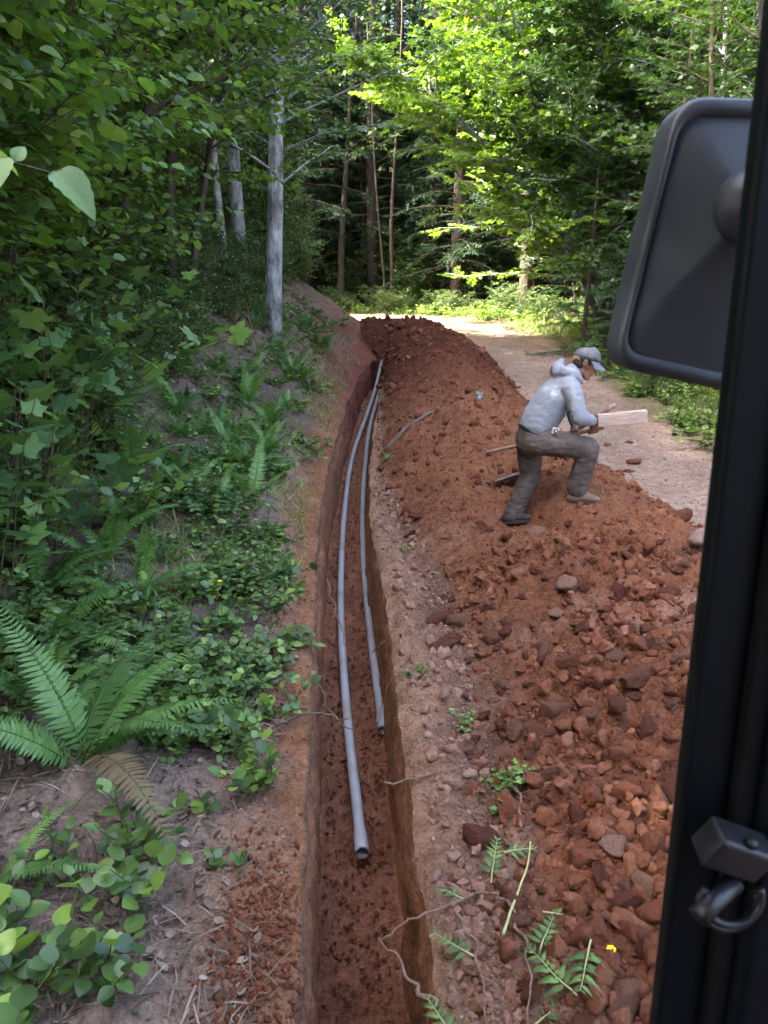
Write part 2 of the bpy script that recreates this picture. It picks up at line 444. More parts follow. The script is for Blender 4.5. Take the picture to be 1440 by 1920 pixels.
def earth_colour(X, Y, Z):
    n = len(X)
    c = np.zeros((n, 3))
    s = lipL(Y) - X; r = X - lipR(Y)
    hh = heap_h(X, Y)
    rd = road_dist(X, Y)
    forest = np.array(DUFF) * (0.75 + 0.3 * fbm(X * .8, Y * .8, 71, 3))[:, None]
    c[:] = forest
    mo = sst(-0.1, 0.5, fbm(X * 1.3, Y * 1.3, 72, 3))[:, None] * 0.6
    c = c * (1 - mo) + np.array(MOSSY) * mo
    # left bank: grey duff, bare red earth at the lip and in scrapes
    bank = (s > 0)
    w = np.clip(1.1 - s / np.interp(Y, [2, 5, 10, 16], [.42, .30, .45, 1.3]) + 0.5 * fbm(X * 3, Y * 3, 73, 3), 0, 1)[:, None]
    bare = sst(0.22, 0.5, fbm(X * 2.1, Y * 2.1, 74, 3))[:, None] * 0.7
    cb = forest * 1.35 + 0.03
    cb = cb * (1 - bare) + np.array((0.30, 0.185, 0.13)) * bare
    pk = (1 - sst(3.2, 4.2, Y))[:, None] * sst(.1, .3, s)[:, None] * (1 - sst(.9, 1.7, s))[:, None]
    cb = cb * (1 - pk * .75) + np.array((0.31, 0.215, 0.165)) * pk * .75
    fr = sst(10, 15, Y)[:, None] * (1 - sst(1.6, 3.0, s))[:, None]
    cb = cb * (1 - fr * .6) + np.array((0.25, 0.155, 0.12)) * fr * .6
    cb = cb * (1 - w) + (np.array(OCHRE) * (1 - sst(9, 14, Y)[:, None]) + np.array((.22, .07, .05)) * sst(9, 14, Y)[:, None]) * w
    c = np.where(bank[:, None] & (Y < 21)[:, None], cb, c)
    # verge right of the trench
    right = ((X > (lipL(Y) + lipR(Y)) / 2) & (Y < 20)) | ((Y > 16.2) & (hh > .02))
    cv = np.array(PALE) * (0.85 + 0.35 * fbm(X * 2.5, Y * 2.5, 75, 3))[:, None]
    lip = np.clip(1.25 - r / 0.26 + .5 * fbm(X * 4, Y * 4, 76, 3), 0, 1)[:, None]
    cv = cv * (1 - lip) + np.array((.30, .165, .10)) * lip
    rust = np.array(RUST)
    redw = np.clip(sst(8.5, 12.5, Y + 1.2 * fbm(X * .8, Y * .8, 77, 3)) + .45 * (1 - sst(2.5, 5.5, Y)) + .0, 0, 1)[:, None]
    cs = rust * (1 - redw) + np.array(RED) * redw
    cs = cs * (1 - sst(10, 15, Y)[:, None] * .45)
    pl = sst(0.25, 0.6, fbm(X * 1.6 + 7, Y * 1.6, 78, 3))[:, None] * .4 * (1 - sst(7, 10, Y))[:, None]
    cs = cs * (1 - pl) + np.array((.33, .2, .14)) * pl
    hw = sst(0.015, 0.09, hh + .03 * fbm(X * 5, Y * 5, 79, 3))[:, None]
    c = np.where(right[:, None], cv * (1 - hw) + cs * hw, c)
    # road and its grassy edge
    ow = sst(0.0, .06, hh)
    rw = (1 - sst(ROAD_W - .15, ROAD_W + .35, rd + .3 * fbm(X * 1.5, Y * 1.5, 80, 3))) * (1 - ow) * ((X > 1.2) | (Y > 19.3))
    cr = np.array(GRAVEL) * (0.9 + .35 * fbm(X * 1.1, Y * .8, 81, 3))[:, None]
    dust = (np.exp(-((rd - .75) / .35) ** 2) * sst(-.2, .3, fbm(X * .7, Y * .5, 82, 2)))[:, None]
    cr = cr * (1 - .6 * dust) + np.array((.42, .27, .18)) * .6 * dust
    tan = sst(19, 22, Y)[:, None]
    cr = cr * (1 - tan) + np.array((.52, .39, .25)) * tan  # sunlight painted in: gravel made paler towards the far bend
    rdk = (sst(.0, 1.0, -(X + .0)) * sst(24, 25, Y))[:, None]
    c = c * (1 - rw[:, None]) + cr * rw[:, None]
    gw = ((1 - rw) * (1 - sst(ROAD_W + .4, ROAD_W + 2.6, rd)) * ((X > 3) | (Y > 20)))[:, None]
    c = c * (1 - gw) + np.array((.16, .14, .07)) * gw
    return np.clip(c, 0.01, 0.9)

def make_terrain():
    rows = [-14, -11, -8, -6, -4.5, -3, -2, -1, -.4, 0, .2, .45, .7, .95]
    y = 1.15
    while y < 20: rows.append(y); y *= 1.0058
    while y < 30: rows.append(y); y += .16
    while y < 70: rows.append(y); y *= 1.03
    Y = np.array(rows); nY = len(Y)
    sl = [0.0]
    while sl[-1] < 45: 
        k = sl[-1]; sl.append(k + (.02 if k < .7 else .035 if k < 2.6 else .12 if k < 6 else .12 + .18 * (k - 6)))
    sl = np.array(sl[::-1])
    rr = [0.0]
    while rr[-1] < 50:
        k = rr[-1]; rr.append(k + (.019 if k < 3.0 else .07 if k < 7 else .07 + .15 * (k - 7)))
    rr = np.array(rr)
    nw, nf = 18, 18
    LL = lipL(Y)[:, None]; LR = lipR(Y)[:, None]; D = depth(Y)[:, None]
    YY = lambda k: np.repeat(Y[:, None], k, 1)
    XL = LL - sl[None]; XR = LR + rr[None]
    ZL = ground_z(XL, YY(len(sl))); ZR = ground_z(XR, YY(len(rr)))
    qs = np.linspace(0, 1, nw + 1)[1:][None]
    zl0 = ZL[:, -1:]; zr0 = ZR[:, :1]
    has = (D > .02)
    # the walls: raked by the bucket teeth, slightly undercut here and there
    def wall(x0, z0, sgn, seed):
        ye = sst(16.0, 16.5, Y)[:, None]; zf = (grade(Y)[:, None] - D) * (1 - ye) + (np.minimum(zl0, zr0)) * ye
        z = z0 + (zf - z0) * qs
        yy = YY(nw)
        out = 0.014 * qs ** 1.0 + 0.020 * sst(0, .25, qs)
        rg = .022 * fbm(yy * 3.5, qs * 3 + 0 * yy, seed, 3) * sst(0, .2, qs) + .010 * fbm(yy * 22, qs * 5 + 0 * yy, seed + 3, 3) + .024 * (vnoise(yy * 12, .6 * qs + 0 * yy, seed + 9) - .5) + .014 * (vnoise(yy * 31, .8 * qs + 0 * yy, seed + 12) - .5)
        return x0 + sgn * np.where(has, out + rg, out), z
    XWL, ZWL = wall(LL, zl0, 1, 101); XWR, ZWR = wall(LR, zr0, -1, 131)
    fs = np.linspace(0, 1, nf + 2)[1:-1][None]
    XF = XWL[:, -1:] + (XWR[:, -1:] - XWL[:, -1:]) * fs
    yy = YY(nf)
    ZF = ZWL[:, -1:] + (ZWR[:, -1:] - ZWL[:, -1:]) * fs + np.where(has, .03 * fbm(XF * 5, yy * 4, 141, 3) + .03 * (.45 - worley(XF * 11, yy * 11, 142)) + .008 * fbm(XF * 40, yy * 40, 143, 2) - .02 * np.sin(fs * math.pi), 0)
    X = np.hstack([XL, XWL, XF, XWR[:, ::-1], XR]); Z = np.hstack([ZL, ZWL, ZF, ZWR[:, ::-1], ZR])
    nX = X.shape[1]
    YG = YY(nX)
    V = np.stack([X, YG, Z], -1).reshape(-1, 3)
    colr = earth_colour(V[:, 0], V[:, 1], V[:, 2]).reshape(nY, nX, 3)
    a, b = len(sl), len(sl) + 2 * nw + nf
    # trench soils
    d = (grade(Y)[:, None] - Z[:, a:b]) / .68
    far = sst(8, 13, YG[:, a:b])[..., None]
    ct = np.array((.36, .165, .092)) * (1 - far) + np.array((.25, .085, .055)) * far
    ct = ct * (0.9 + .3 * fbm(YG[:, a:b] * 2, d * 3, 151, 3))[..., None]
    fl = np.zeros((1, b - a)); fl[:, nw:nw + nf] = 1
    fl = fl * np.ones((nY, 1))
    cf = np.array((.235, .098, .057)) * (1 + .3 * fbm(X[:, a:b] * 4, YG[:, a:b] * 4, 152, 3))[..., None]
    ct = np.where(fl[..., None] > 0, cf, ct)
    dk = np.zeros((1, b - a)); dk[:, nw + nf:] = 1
    ct = np.where((YG[:, a:b] > 15.4)[..., None], np.array(HOLE_SHADE) * 1.1, ct)  # far end coloured dark, painting the shade of the hole
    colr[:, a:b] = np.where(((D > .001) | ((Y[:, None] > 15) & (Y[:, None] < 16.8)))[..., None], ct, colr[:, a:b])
    colr = colr.reshape(-1, 3)
    I = np.arange(nY - 1)[:, None] * nX + np.arange(nX - 1)[None]
    Fq = np.stack([I, I + 1, I + nX + 1, I + nX], -1)
    xc = (X[:-1, :-1] + X[1:, 1:]) / 2; yc = (YG[:-1, :-1] + YG[1:, 1:]) / 2
    jj = np.arange(nX - 1)[None] + 0 * yc
    cls = np.full(xc.shape, 'f', dtype='<U1')
    rd = road_dist(xc, yc); hp = heap_h(xc, yc)
    cls[(jj < a - 1) & (yc < 21.5) & (lipL(yc) - xc < 9) & (yc > -2)] = 'b'
    right = jj >= b - 1
    cls[(rd < ROAD_W + .12) & (right | (yc > 19.5)) & ((xc > 1) | (yc > 19.5))] = 'r'
    cls[right & (xc < TOE_R(yc)) & (yc < 20) & (yc > -2)] = 'v'
    cls[right & (hp > .02) & (yc > .5)] = 'h'
    cls[(jj >= a - 1) & (jj < b) & (yc < 16.5) & (yc > .1)] = 't'
    cls[(jj >= a - 1) & (jj < b) & (yc >= 16.5) & (yc < 19.8)] = 'h'
    cls[(hp > .02) & (yc > 16.3) & (xc > -1.6)] = 'h'
    names = dict(f='forest_floor', b='bank', r='road', v='trench_verge', h='spoil_heap', t='trench')
    lab = dict(f='brown forest floor under the trees', b='sloping earth bank with litter left of the trench', r='pale gravel forest road curving away to the left',
               v='strip of pale crumbly soil along the trench', h='long heap of loose red-brown soil beside the trench', t='narrow straight-sided trench dug in red earth')
    res = {}
    for k, nm in names.items():
        f = Fq[cls == k].reshape(-1, 4)
        u, inv = np.unique(f, return_inverse=True)
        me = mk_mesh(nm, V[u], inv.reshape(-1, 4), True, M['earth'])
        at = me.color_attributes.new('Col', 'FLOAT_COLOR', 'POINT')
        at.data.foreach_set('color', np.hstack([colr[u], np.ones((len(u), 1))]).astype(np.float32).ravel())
        res[nm] = tag(link(nm, me), lab[k], kind='structure')
    # the wide land beyond
    s = 600; n = 24
    gx = np.linspace(-s, s, n)
    GX, GY = np.meshgrid(gx, gx)
    Vg = np.stack([GX, GY, np.full_like(GX, -1.2)], -1).reshape(-1, 3)
    I = np.arange(n - 1)[:, None] * n + np.arange(n - 1)[None]
    me = mk_mesh('ground', Vg, np.stack([I, I + 1, I + n + 1, I + n], -1).reshape(-1, 4), True, M['earth'])
    at = me.color_attributes.new('Col', 'FLOAT_COLOR', 'POINT')
    at.data.foreach_set('color', np.tile(np.array([*DUFF, 1], np.float32), len(Vg)))
    tag(link('ground', me), 'dark forest ground stretching to the horizon', kind='structure')
    return res
LAND = make_terrain()

# ------------------------------------------------------------------ plant kit
UP = np.array([0, 0, 1.0])
def unit(v): 
    v = np.asarray(v, float); return v / (np.linalg.norm(v, axis=-1, keepdims=True) + 1e-9)

def frames(d, n, size):
    """matrices that put a template leaf (tip along +Y, face +Z) along d, facing n"""
    y = unit(d); x = unit(np.cross(y, n)); z = np.cross(x, y)
    return np.stack([x, y, z], -1) * np.asarray(size)[:, None, None]

def tpl_ovate(w=0.36, fold=0.14, droop=0.18, tip=1.0, fine=False):
    ys = np.array([0, .12, .35, .62, .85, 1.0]) if not fine else np.array([0, .06, .15, .28, .42, .56, .7, .82, .92, 1.0])
    ws = w * np.sin(np.pi * np.clip(ys, 0, 1) ** 0.8) ** 0.8
    ws[0] = ws[-1] = 0
    zz = -droop * ys ** 2
    k = len(ys)
    V = [(0, y * tip, z) for y, z in zip(ys, zz)]
    L = [(-a, y * tip + .03, z + fold * a) for y, a, z in zip(ys[1:-1], ws[1:-1], zz[1:-1])]
    Rr = [(a, y * tip + .03, z + fold * a) for y, a, z in zip(ys[1:-1], ws[1:-1], zz[1:-1])]
    V = np.array(V + L + Rr); m = k - 2
    F4, F3 = [], []
    for i in range(1, k - 2):
        F4 += [(i, i + 1, k + i, k + i - 1), (i + 1, i, k + m + i - 1, k + m + i)]
    F3 += [(0, 1, k), (1, 0, k + m), (k - 2, k - 1, k + m - 1), (k - 1, k - 2, k + m + m - 1)]
    return V, [np.array(F4), np.array(F3)]

def tpl_kite(w=0.3, fold=0.1, droop=.15):
    V = np.array([(0, 0, 0), (0, .5, -droop * .25), (0, 1, -droop), (-w, .45, fold * w), (w, .45, fold * w)])
    return V, np.array([(0, 1, 3), (1, 2, 3), (1, 0, 4), (2, 1, 4)])

def tpl_maple(fine=True, droop=.22):
    pol = [(-174, .22), (-150, .50), (-128, .60), (-117, .66), (-104, .56), (-90, .55), (-76, .70), (-66, .76), (-57, .90), (-46, .72), (-31, .58), (-20, .76), (-11, .82), (0, 1.06), (11, .82), (20, .76), (31, .58), (46, .72), (57, .90), (66, .76), (76, .70), (90, .55), (104, .56), (117, .66), (128, .60), (150, .50), (174, .22)]
    if not fine: pol = [(-150, .25), (-120, .5), (-95, .36), (-65, .82), (-32, .46), (0, 1.02), (32, .46), (65, .82), (95, .36), (120, .5), (150, .25)]
    V = [(0, .25, 0)]
    for a, r in pol:
        x = math.sin(math.radians(a)) * r * .62; y = .25 + math.cos(math.radians(a)) * r * .75
        V.append((x, y, .05 * math.cos(math.radians(a * 5)) * r - droop * (x * x * 1.3 + max(0, y - .25) ** 2)))
    n = len(V)
    return np.array(V), np.array([(0, i + 1, i) for i in range(1, n - 1)])

T_HAZEL = tpl_ovate(.37, .16, .26)
T_MID = (np.array([(0, 0, 0), (0, .33, -.03), (0, .7, -.13), (0, 1, -.27), (-.33, .36, .02), (-.27, .72, -.08), (.33, .36, .02), (.27, .72, -.08)]), [np.array([(1, 2, 5, 4), (2, 1, 6, 7)]), np.array([(0, 1, 4), (1, 0, 6), (2, 3, 5), (3, 2, 7)])])
T_SALAL = tpl_ovate(.36, .22, .16, fine=True)
T_KITE = tpl_kite(.34)
T_ROUND = tpl_ovate(.46, .12, .10)
T_MAPLE = tpl_maple(True); T_MAPLE_LOW = tpl_maple(False)

def path(rng, p, d, L, n=7, wob=.12, bend=(0, 0, 0)):
    P = [np.array(p, float)]; d = unit(d)
    for i in range(n):
        d = unit(d + rng.normal(0, wob, 3) + np.array(bend) / n)
        P.append(P[-1] + d * L / n)
    return np.array(P)
def along(P, t):
    k = t * (len(P) - 1); i = min(int(k), len(P) - 2); f = k - i
    return P[i] * (1 - f) + P[i + 1] * f, unit(P[i + 1] - P[i])

def grow(rng, stems, nb=10, bl=.45, first=.25, nt=9, tl=.4, per=7, size=.09, up=.25, bias=(0, 0, 0), sag=-.25, jit=.4, flat=.75, sides=5, rtw=.004, keep=None, wob=.06, rb=.38):
    """stems: (p, d, L, r, bend).  Returns wood MB and leaf arrays (pos, dir, normal, size)"""
    wood = MB(); lp, ld, ln, ls = [], [], [], []
    for (p, d, L, r, bend) in stems:
        S = path(rng, p, d, L, 10, wob, bend)
        wood.tube(S, np.linspace(r, r * .25, len(S)), sides + 2)
        az = rng.uniform(0, 6.28)
        for b in range(nb):
            t = first + (1 - first) * (b + rng.uniform(0, .9)) / nb
            q, dd = along(S, min(t, .999)); az += 2.4 + rng.uniform(-.4, .4)
            out = np.array([math.cos(az), math.sin(az), up + rng.uniform(-.15, .25)]) + np.array(bias) + .35 * dd
            l = L * bl * (1.05 - .6 * t) * rng.uniform(.7, 1.2)
            B = path(rng, q, out, l, 7, .10, (0, 0, sag * .5))
            if keep is not None and not keep(B[-1]): continue
            r1 = r * rb * (1.1 - .6 * t)
            wood.tube(B, np.linspace(r1, r1 * .25, len(B)), sides, False)
            for k in range(nt):
                tt = .15 + .85 * (k + rng.uniform(0, .8)) / nt
                q2, d2 = along(B, min(tt, .999))
                side = unit(np.cross(d2, UP)) * (1 if k % 2 else -1)
                dt = unit(d2 * .7 + side * rng.uniform(.5, 1.1) + np.array([0, 0, rng.uniform(-.15, .3)]))
                if k == nt - 1: dt = d2
                l2 = tl * rng.uniform(.6, 1.2) * (1.1 - .4 * tt)
                W = path(rng, q2, dt, l2, 4, .10, (0, 0, sag))
                wood.tube(W, np.linspace(rtw, rtw * .5, 5), 3, False)
                m = max(2, int(per * l2 / tl + rng.uniform(0, 1)))
                kk = np.minimum(.08 + .92 * (np.arange(m) + .5) / m, .999) * 4
                i0 = np.minimum(kk.astype(int), 3); fr_ = (kk - i0)[:, None]
                q3 = W[i0] * (1 - fr_) + W[i0 + 1] * fr_; d3 = unit(W[i0 + 1] - W[i0])
                sd = unit(np.stack([d3[:, 1], -d3[:, 0], 0 * d3[:, 0]], -1)) * np.where(np.arange(m) % 2, 1, -1)[:, None]
                dl = unit(d3 * .55 + sd * .9 + rng.normal(0, .22, (m, 3)) + np.array([0, 0, -.18])); dl[-1] = d3[-1]
                lp.append(q3 + dl * .02); ld.append(dl); ls.append(size * rng.uniform(.65, 1.2, m))
    ld = np.vstack(ld); lp = np.vstack(lp); ls = np.concatenate(ls)
    ln = unit(np.array([0, 0, flat]) + rng.normal(0, jit, (len(lp), 3)))
    return wood, lp, ld, ln, ls

def leaf_mb(tpl, lp, ld, ln, ls):
    mb = MB(); mb.scatter(tpl, frames(ld, ln, ls), lp); return mb

def copy_tree(o, parent=None):
    c = o.copy(); COL.objects.link(c); c.parent = parent
    for ch in o.children: copy_tree(ch, c)
    return c

def put(o, x, y, rz=0, s=1.0, dz=0.0, z=None, lean=None):
    o.location = (x, y, (gz(x, y) if z is None else z) + dz); o.rotation_euler = (lean[0] if lean else 0, lean[1] if lean else 0, rz); o.scale = (s, s, s); return o

# foliage colours
M['hazel'] = mat_leaf('hazel', (0.066, 0.130, 0.036), (0.145, 0.245, 0.052), (0.23, 0.34, 0.056), .44)
M['alder'] = mat_leaf('alder', (0.036, 0.078, 0.028), (0.080, 0.145, 0.040), (0.12, 0.20, 0.045), .36)
M['shrub'] = mat_leaf('shrub', (0.052, 0.100, 0.036), (0.112, 0.190, 0.056), (0.17, 0.265, 0.06), .34)
M['berry'] = mat_leaf('berry', (0.065, 0.135, 0.050), (0.115, 0.205, 0.062), (0.17, 0.27, 0.055), .35, per='object')
M['salal'] = mat_leaf('salal', (0.055, 0.105, 0.038), (0.125, 0.215, 0.052), (0.25, 0.37, 0.065), .30, rough=.35, per='object')
M['salal_mass'] = mat_leaf('salal_mass', (0.082, 0.140, 0.056), (0.170, 0.255, 0.085), (0.27, 0.37, 0.08), .32, rough=.38)
M['fern'] = mat_leaf('fern', (0.070, 0.150, 0.040), (0.125, 0.235, 0.058), (0.16, 0.28, 0.062), .32, rough=.45, per='object')
M['fern_dry'] = mat_leaf('fern_dry', (0.16, 0.11, 0.05), (0.32, 0.24, 0.11), (0.2, 0.2, 0.07), .25, rough=.7, per='object')
M['herb'] = mat_leaf('herb', (0.110, 0.180, 0.052), (0.215, 0.315, 0.075), (0.30, 0.42, 0.08), .36)
M['maple'] = mat_leaf('maple', (0.10, 0.19, 0.024), (0.19, 0.31, 0.036), (0.30, 0.40, 0.035), .48)
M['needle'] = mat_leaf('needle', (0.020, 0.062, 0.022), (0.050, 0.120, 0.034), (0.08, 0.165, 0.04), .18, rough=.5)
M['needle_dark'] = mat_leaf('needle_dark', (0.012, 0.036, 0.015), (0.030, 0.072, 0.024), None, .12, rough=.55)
M['grass'] = mat_leaf('grass', (0.09, 0.15, 0.035), (0.19, 0.26, 0.07), (0.34, 0.32, 0.14), .35, rough=.55)
M['flower'] = mat_noise('flower', [(0.75, 0.55, 0.01), (0.9, 0.7, 0.02)], 20, bump=0)
M['near_leaf'] = mat_leaf('near_leaf', (0.13, 0.23, 0.07), (0.21, 0.32, 0.12), (0.26, 0.36, 0.13), .35, rough=.5, per='object')
M['stem'] = mat_noise('stem', [(0.06, 0.05, 0.03), (0.13, 0.11, 0.05)], 20, bump=.2)

# ------------------------------------------------------------------ conifers
def tpl_spray(n=9, needle=.16):
    """a flat twig with needles both sides, length 1 along +Y"""
    V = []; F = []
    for i in range(n):
        y = .06 + .88 * i / (n - 1); w = needle * (1.05 - .55 * i / n)
        for s in (-1, 1):
            k = len(V)
            V += [(0, y - .035, 0), (0, y + .035, 0), (s * w, y + .10, -.02 + .05 * ((i * 7) % 3 - 1))]
            F.append((k, k + 1, k + 2) if s > 0 else (k + 1, k, k + 2))
    k = len(V); V += [(-.012, 0, 0), (.012, 0, 0), (0, 1.05, 0)]; F.append((k, k + 1, k + 2))
    return np.array(V), np.array(F)
T_SPRAY = tpl_spray(10, .17); T_SPRAY_LOW = tpl_spray(5, .26)

def conifer(rng, H, r, spread, nbr, first=.08, tw=12, tsize=.28, droop=.25, tpl=T_SPRAY, taper=1.0, barkmat='bark_dark', leafmat='needle', name='fir_tree', subs=1, dead=0):
    root = empty(name)
    wood = MB(); S = path(rng, (0, 0, -.3), (0, 0, 1), H + .3, 12, .012)
    wood.tube(S, np.linspace(r, r * .12, len(S)), 9)
    lp, ld, ln, ls = [], [], [], []
    az = 0.0
    for b in range(nbr):
        t = first + (1 - first) * (b / nbr) ** 1.0
        q, _ = along(S, min(t * .985 + .01, .999)); az += 2.4 + rng.uniform(-.5, .5)
        l = spread * (1 - ((t - first) / (1 - first)) ** taper * .93) * rng.uniform(.7, 1.15)
        d = np.array([math.cos(az), math.sin(az), rng.uniform(.0, .35) + .5 * max(0, t - .7)])
        B = path(rng, q, d, l, 6, .06, (0, 0, -droop * 2 * rng.uniform(.5, 1.2)))
        rb = max(.006, r * .22 * (1 - t * .7))
        wood.tube(B, np.linspace(rb, .003, len(B)), 4, False)
        m = max(4, int(tw * l / spread * 1.3))
        for k in range(m):
            tt = .16 + .84 * (k + .5) / m
            q2, d2 = along(B, min(tt, .999))
            sd = unit(np.cross(d2, UP)) * (1 if k % 2 else -1)
            dt = unit(d2 * .8 + sd * rng.uniform(.5, 1.0) + np.array([0, 0, rng.uniform(-.45, .1) * droop * 3]))
            sz = tsize * rng.uniform(.7, 1.3) * (1.15 - .45 * tt)
            lp.append(q2); ld.append(dt); ls.append(sz); ln.append(unit(UP + rng.normal(0, .3, 3)))
            for e in range(subs):
                f = rng.uniform(.25, .8)
                dd = unit(dt + sd * rng.choice([-1, 1]) * .8 + rng.normal(0, .35, 3) + np.array([0, 0, -.2 * droop]))
                lp.append(q2 + dt * sz * f); ld.append(dd); ls.append(sz * rng.uniform(.5, .85)); ln.append(unit(UP + rng.normal(0, .4, 3)))
    for k in range(dead):                                            # bare dead limbs low on the trunk
        t = rng.uniform(.04, max(first, .1)); q, _ = along(S, t); a = rng.uniform(0, 6.28)
        wood.tube(path(rng, q, (math.cos(a), math.sin(a), rng.uniform(-.5, .1)), rng.uniform(.5, 1.3), 5, .12), np.linspace(.012, .003, 6), 3, False)
    wood.build('trunk', M[barkmat], root)
    leaf_mb(tpl, np.array(lp), np.array(ld), np.array(ln), np.array(ls)).build('crown', M[leafmat], root, smooth=False)
    return root

def broadleaf(rng, name, stems, leafmat, tpl, barkmat, **kw):
    root = empty(name)
    wood, lp, ld, ln, ls = grow(rng, stems, **kw)
    wood.build('trunk', M[barkmat], root)
    leaf_mb(tpl, lp, ld, ln, ls).build('crown', M[leafmat], root)
    return root

rng = np.random.default_rng(11)
# ---- left: alders with pale trunks at the top of the bank
def alder(x, y, H, r, lean, label, seed):
    rg = np.random.default_rng(seed)
    t = broadleaf(rg, 'alder_tree', [((0, 0, -.4), (lean[0], lean[1], 1), H, r, (0, 0, .05))], 'alder', T_MID, 'bark_alder', nb=50, bl=.25, first=.22, nt=12, tl=.5, per=10, size=.10, up=.2, sides=4, wob=.016, rb=.15)
    put(t, x, y); tag(t, label, 'tree', 'pale-barked alders on the bank'); return t
alder(-1.78, 12.7, 11.5, .155, (.02, .01), 'thick pale-barked alder nearest the trench, standing on the bank edge', 21)
alder(-2.50, 14.2, 12, .15, (.0, .0), 'darker mottled alder between the thick and the slim pale trunks', 22)
alder(-2.55, 13.0, 10, .075, (-.03, .0), 'slim pale alder, leftmost of the three trunks on the bank', 23)

# ---- left: hazels leaning over the bank
HZ = [(-2.5, 3.5, 4.2, 'hazel arching over the bank closest to the excavator cab', 31), (-2.7, 5.3, 4.8, 'hazel leaning out above the ferns, second along the bank', 32),
      (-3.1, 7.4, 5.0, 'hazel reaching over the trench in front of the alder trunks', 33), (-4.2, 9.8, 5.2, 'tall hazel beside the slim alder trunk', 34),
      (-3.6, 4.4, 5.0, 'hazel deeper in the thicket at the left edge', 35), (-4.2, 7.0, 5.6, 'hazel at the back of the thicket behind the ferns', 36)]
for i, (x, y, L, lab, sd) in enumerate(HZ):
    rg = np.random.default_rng(sd)
    st = []
    for k in range(7 if i < 4 else 5):
        a = rg.uniform(-1.2, 1.2)
        st.append(((rg.uniform(-.25, .25), rg.uniform(-.25, .25), -.1), (math.cos(a) * .08, math.sin(a) * .2, 1), L * rg.uniform(.65, 1.05), .010, (.10, rg.uniform(-.2, .2), -.1)))
    def keep(p, x=x, y=y, z0=gz(x, y)): 
        X_, Y_, Z_ = p[0] + x, p[1] + y, p[2] + z0
        return not (Y_ < 2.6 and X_ > -2.0) and X_ < np.interp(Z_, [1.0, 2.6, 3.0, 3.7], [-2.3, -2.05, -1.1, .3])
    t = broadleaf(rg, 'hazel_bush', st, 'hazel', T_HAZEL if i < 2 else T_MID, 'bark_dark', nb=20, bl=.42, first=.03, nt=10, tl=.40, per=8, size=[.105, .10, .09, .085, .095, .09][i], up=.15, bias=(.35, 0, 0), sag=-.28, jit=.40, keep=keep, rb=.5)
    put(t, x, y); tag(t, lab, 'bush', 'hazels leaning over the bank')

# ---- understory shrubs that close the left side
def shrub_proto(seed, H, n, size, mat, tpl, name='leafy_shrub', **kw):
    rg = np.random.default_rng(seed)
    st = [((rg.uniform(-.3, .3), rg.uniform(-.3, .3), -.15), (rg.normal(0, .35), rg.normal(0, .35), 1), H * rg.uniform(.6, 1.05), .014, (rg.normal(0, .3), rg.normal(0, .3), -.1)) for _ in range(n)]
    a = dict(nb=9, bl=.38, first=.08, nt=7, tl=.26, per=6, size=size, up=.3, jit=.45, sides=4); a.update(kw)
    return broadleaf(rg, name, st, mat, tpl, 'stem', **a)
PROTO = [shrub_proto(41, 1.7, 8, .062, 'shrub', T_KITE), shrub_proto(42, 1.3, 8, .055, 'shrub', tpl_ovate(.4)), shrub_proto(43, 2.4, 8, .075, 'hazel', T_HAZEL)]
SH = []
rg = np.random.default_rng(44)
for yy in np.arange(3.6, 18.5, .62):
    edge = np.interp(yy, [3, 5, 7, 10, 12, 14, 18], [3.0, 2.65, 2.35, 2.3, 2.2, 2.2, 1.8])
    for k, ds in enumerate((.20, 1.0, 2.1, .55, .85)):
        s = edge + ds + rg.uniform(-.15, .35)
        SH.append((float(lipL(yy)) - s, yy + rg.uniform(-.25, .25), [1, 0, 2, 0, 2][k] if rg.uniform() < .75 else int(rg.integers(0, 3)), rg.uniform(.75, 1.15) * (.8 if k == 0 else 1)))
used = set()
def place_shrub(x, y, k, s, label, group, rz=None):
    o = PROTO[k] if k not in used else copy_tree(PROTO[k]); used.add(k)
    put(o, x, y, rg.uniform(0, 6.28) if rz is None else rz, s); return tag(o, label, 'shrub', group)
for x, y, k, s in SH:
    far = 'near the alder trunks' if y > 10 else 'above the ferns' if y > 5.5 else 'beside the big-leaved thimbleberry'
    place_shrub(x, y, k, s, ['small-leaved bushy shrub in the bank thicket ', 'low dense shrub at the foot of the thicket ', 'tall hazel-leaved shrub in the bank thicket '][k] + far, 'shrubs of the bank thicket')

# ---- tall trees of the left wood: trunks stand behind the thicket, crowns shade trench and road
def big_fir(seed, H, first, spread=2.6, nbr=90):
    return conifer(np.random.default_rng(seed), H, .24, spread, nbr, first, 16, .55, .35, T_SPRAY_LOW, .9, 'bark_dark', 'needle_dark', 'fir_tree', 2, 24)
FIR = [big_fir(51, 17, .09, 2.7, 105), big_fir(52, 20, .13, 2.9, 120), big_fir(53, 15, .03, 2.7, 110)]
fu = set()
def place_fir(k, x, y, s, label, group, rz=0.0, z=None):
    o = FIR[k] if k not in fu else copy_tree(FIR[k]); fu.add(k)
    put(o, x, y, rz, s, z=z); return tag(o, label, 'tree', group)
for x, y, k, s, lab in [(-2.55, 4.75, 1, .6, 'low shrub spilling forward under the thimbleberry'), (-2.75, 3.9, 1, .7, 'low shrub at the left edge behind the big fern'), (-2.4, 6.3, 1, .65, 'low shrub between two sword ferns halfway up'), (-2.7, 3.4, 0, .6, 'bushy small-leaved shrub at the left edge of the view')]:
    place_shrub(x, y, k, s, lab, 'shrubs of the bank thicket')
rg = np.random.default_rng(59)
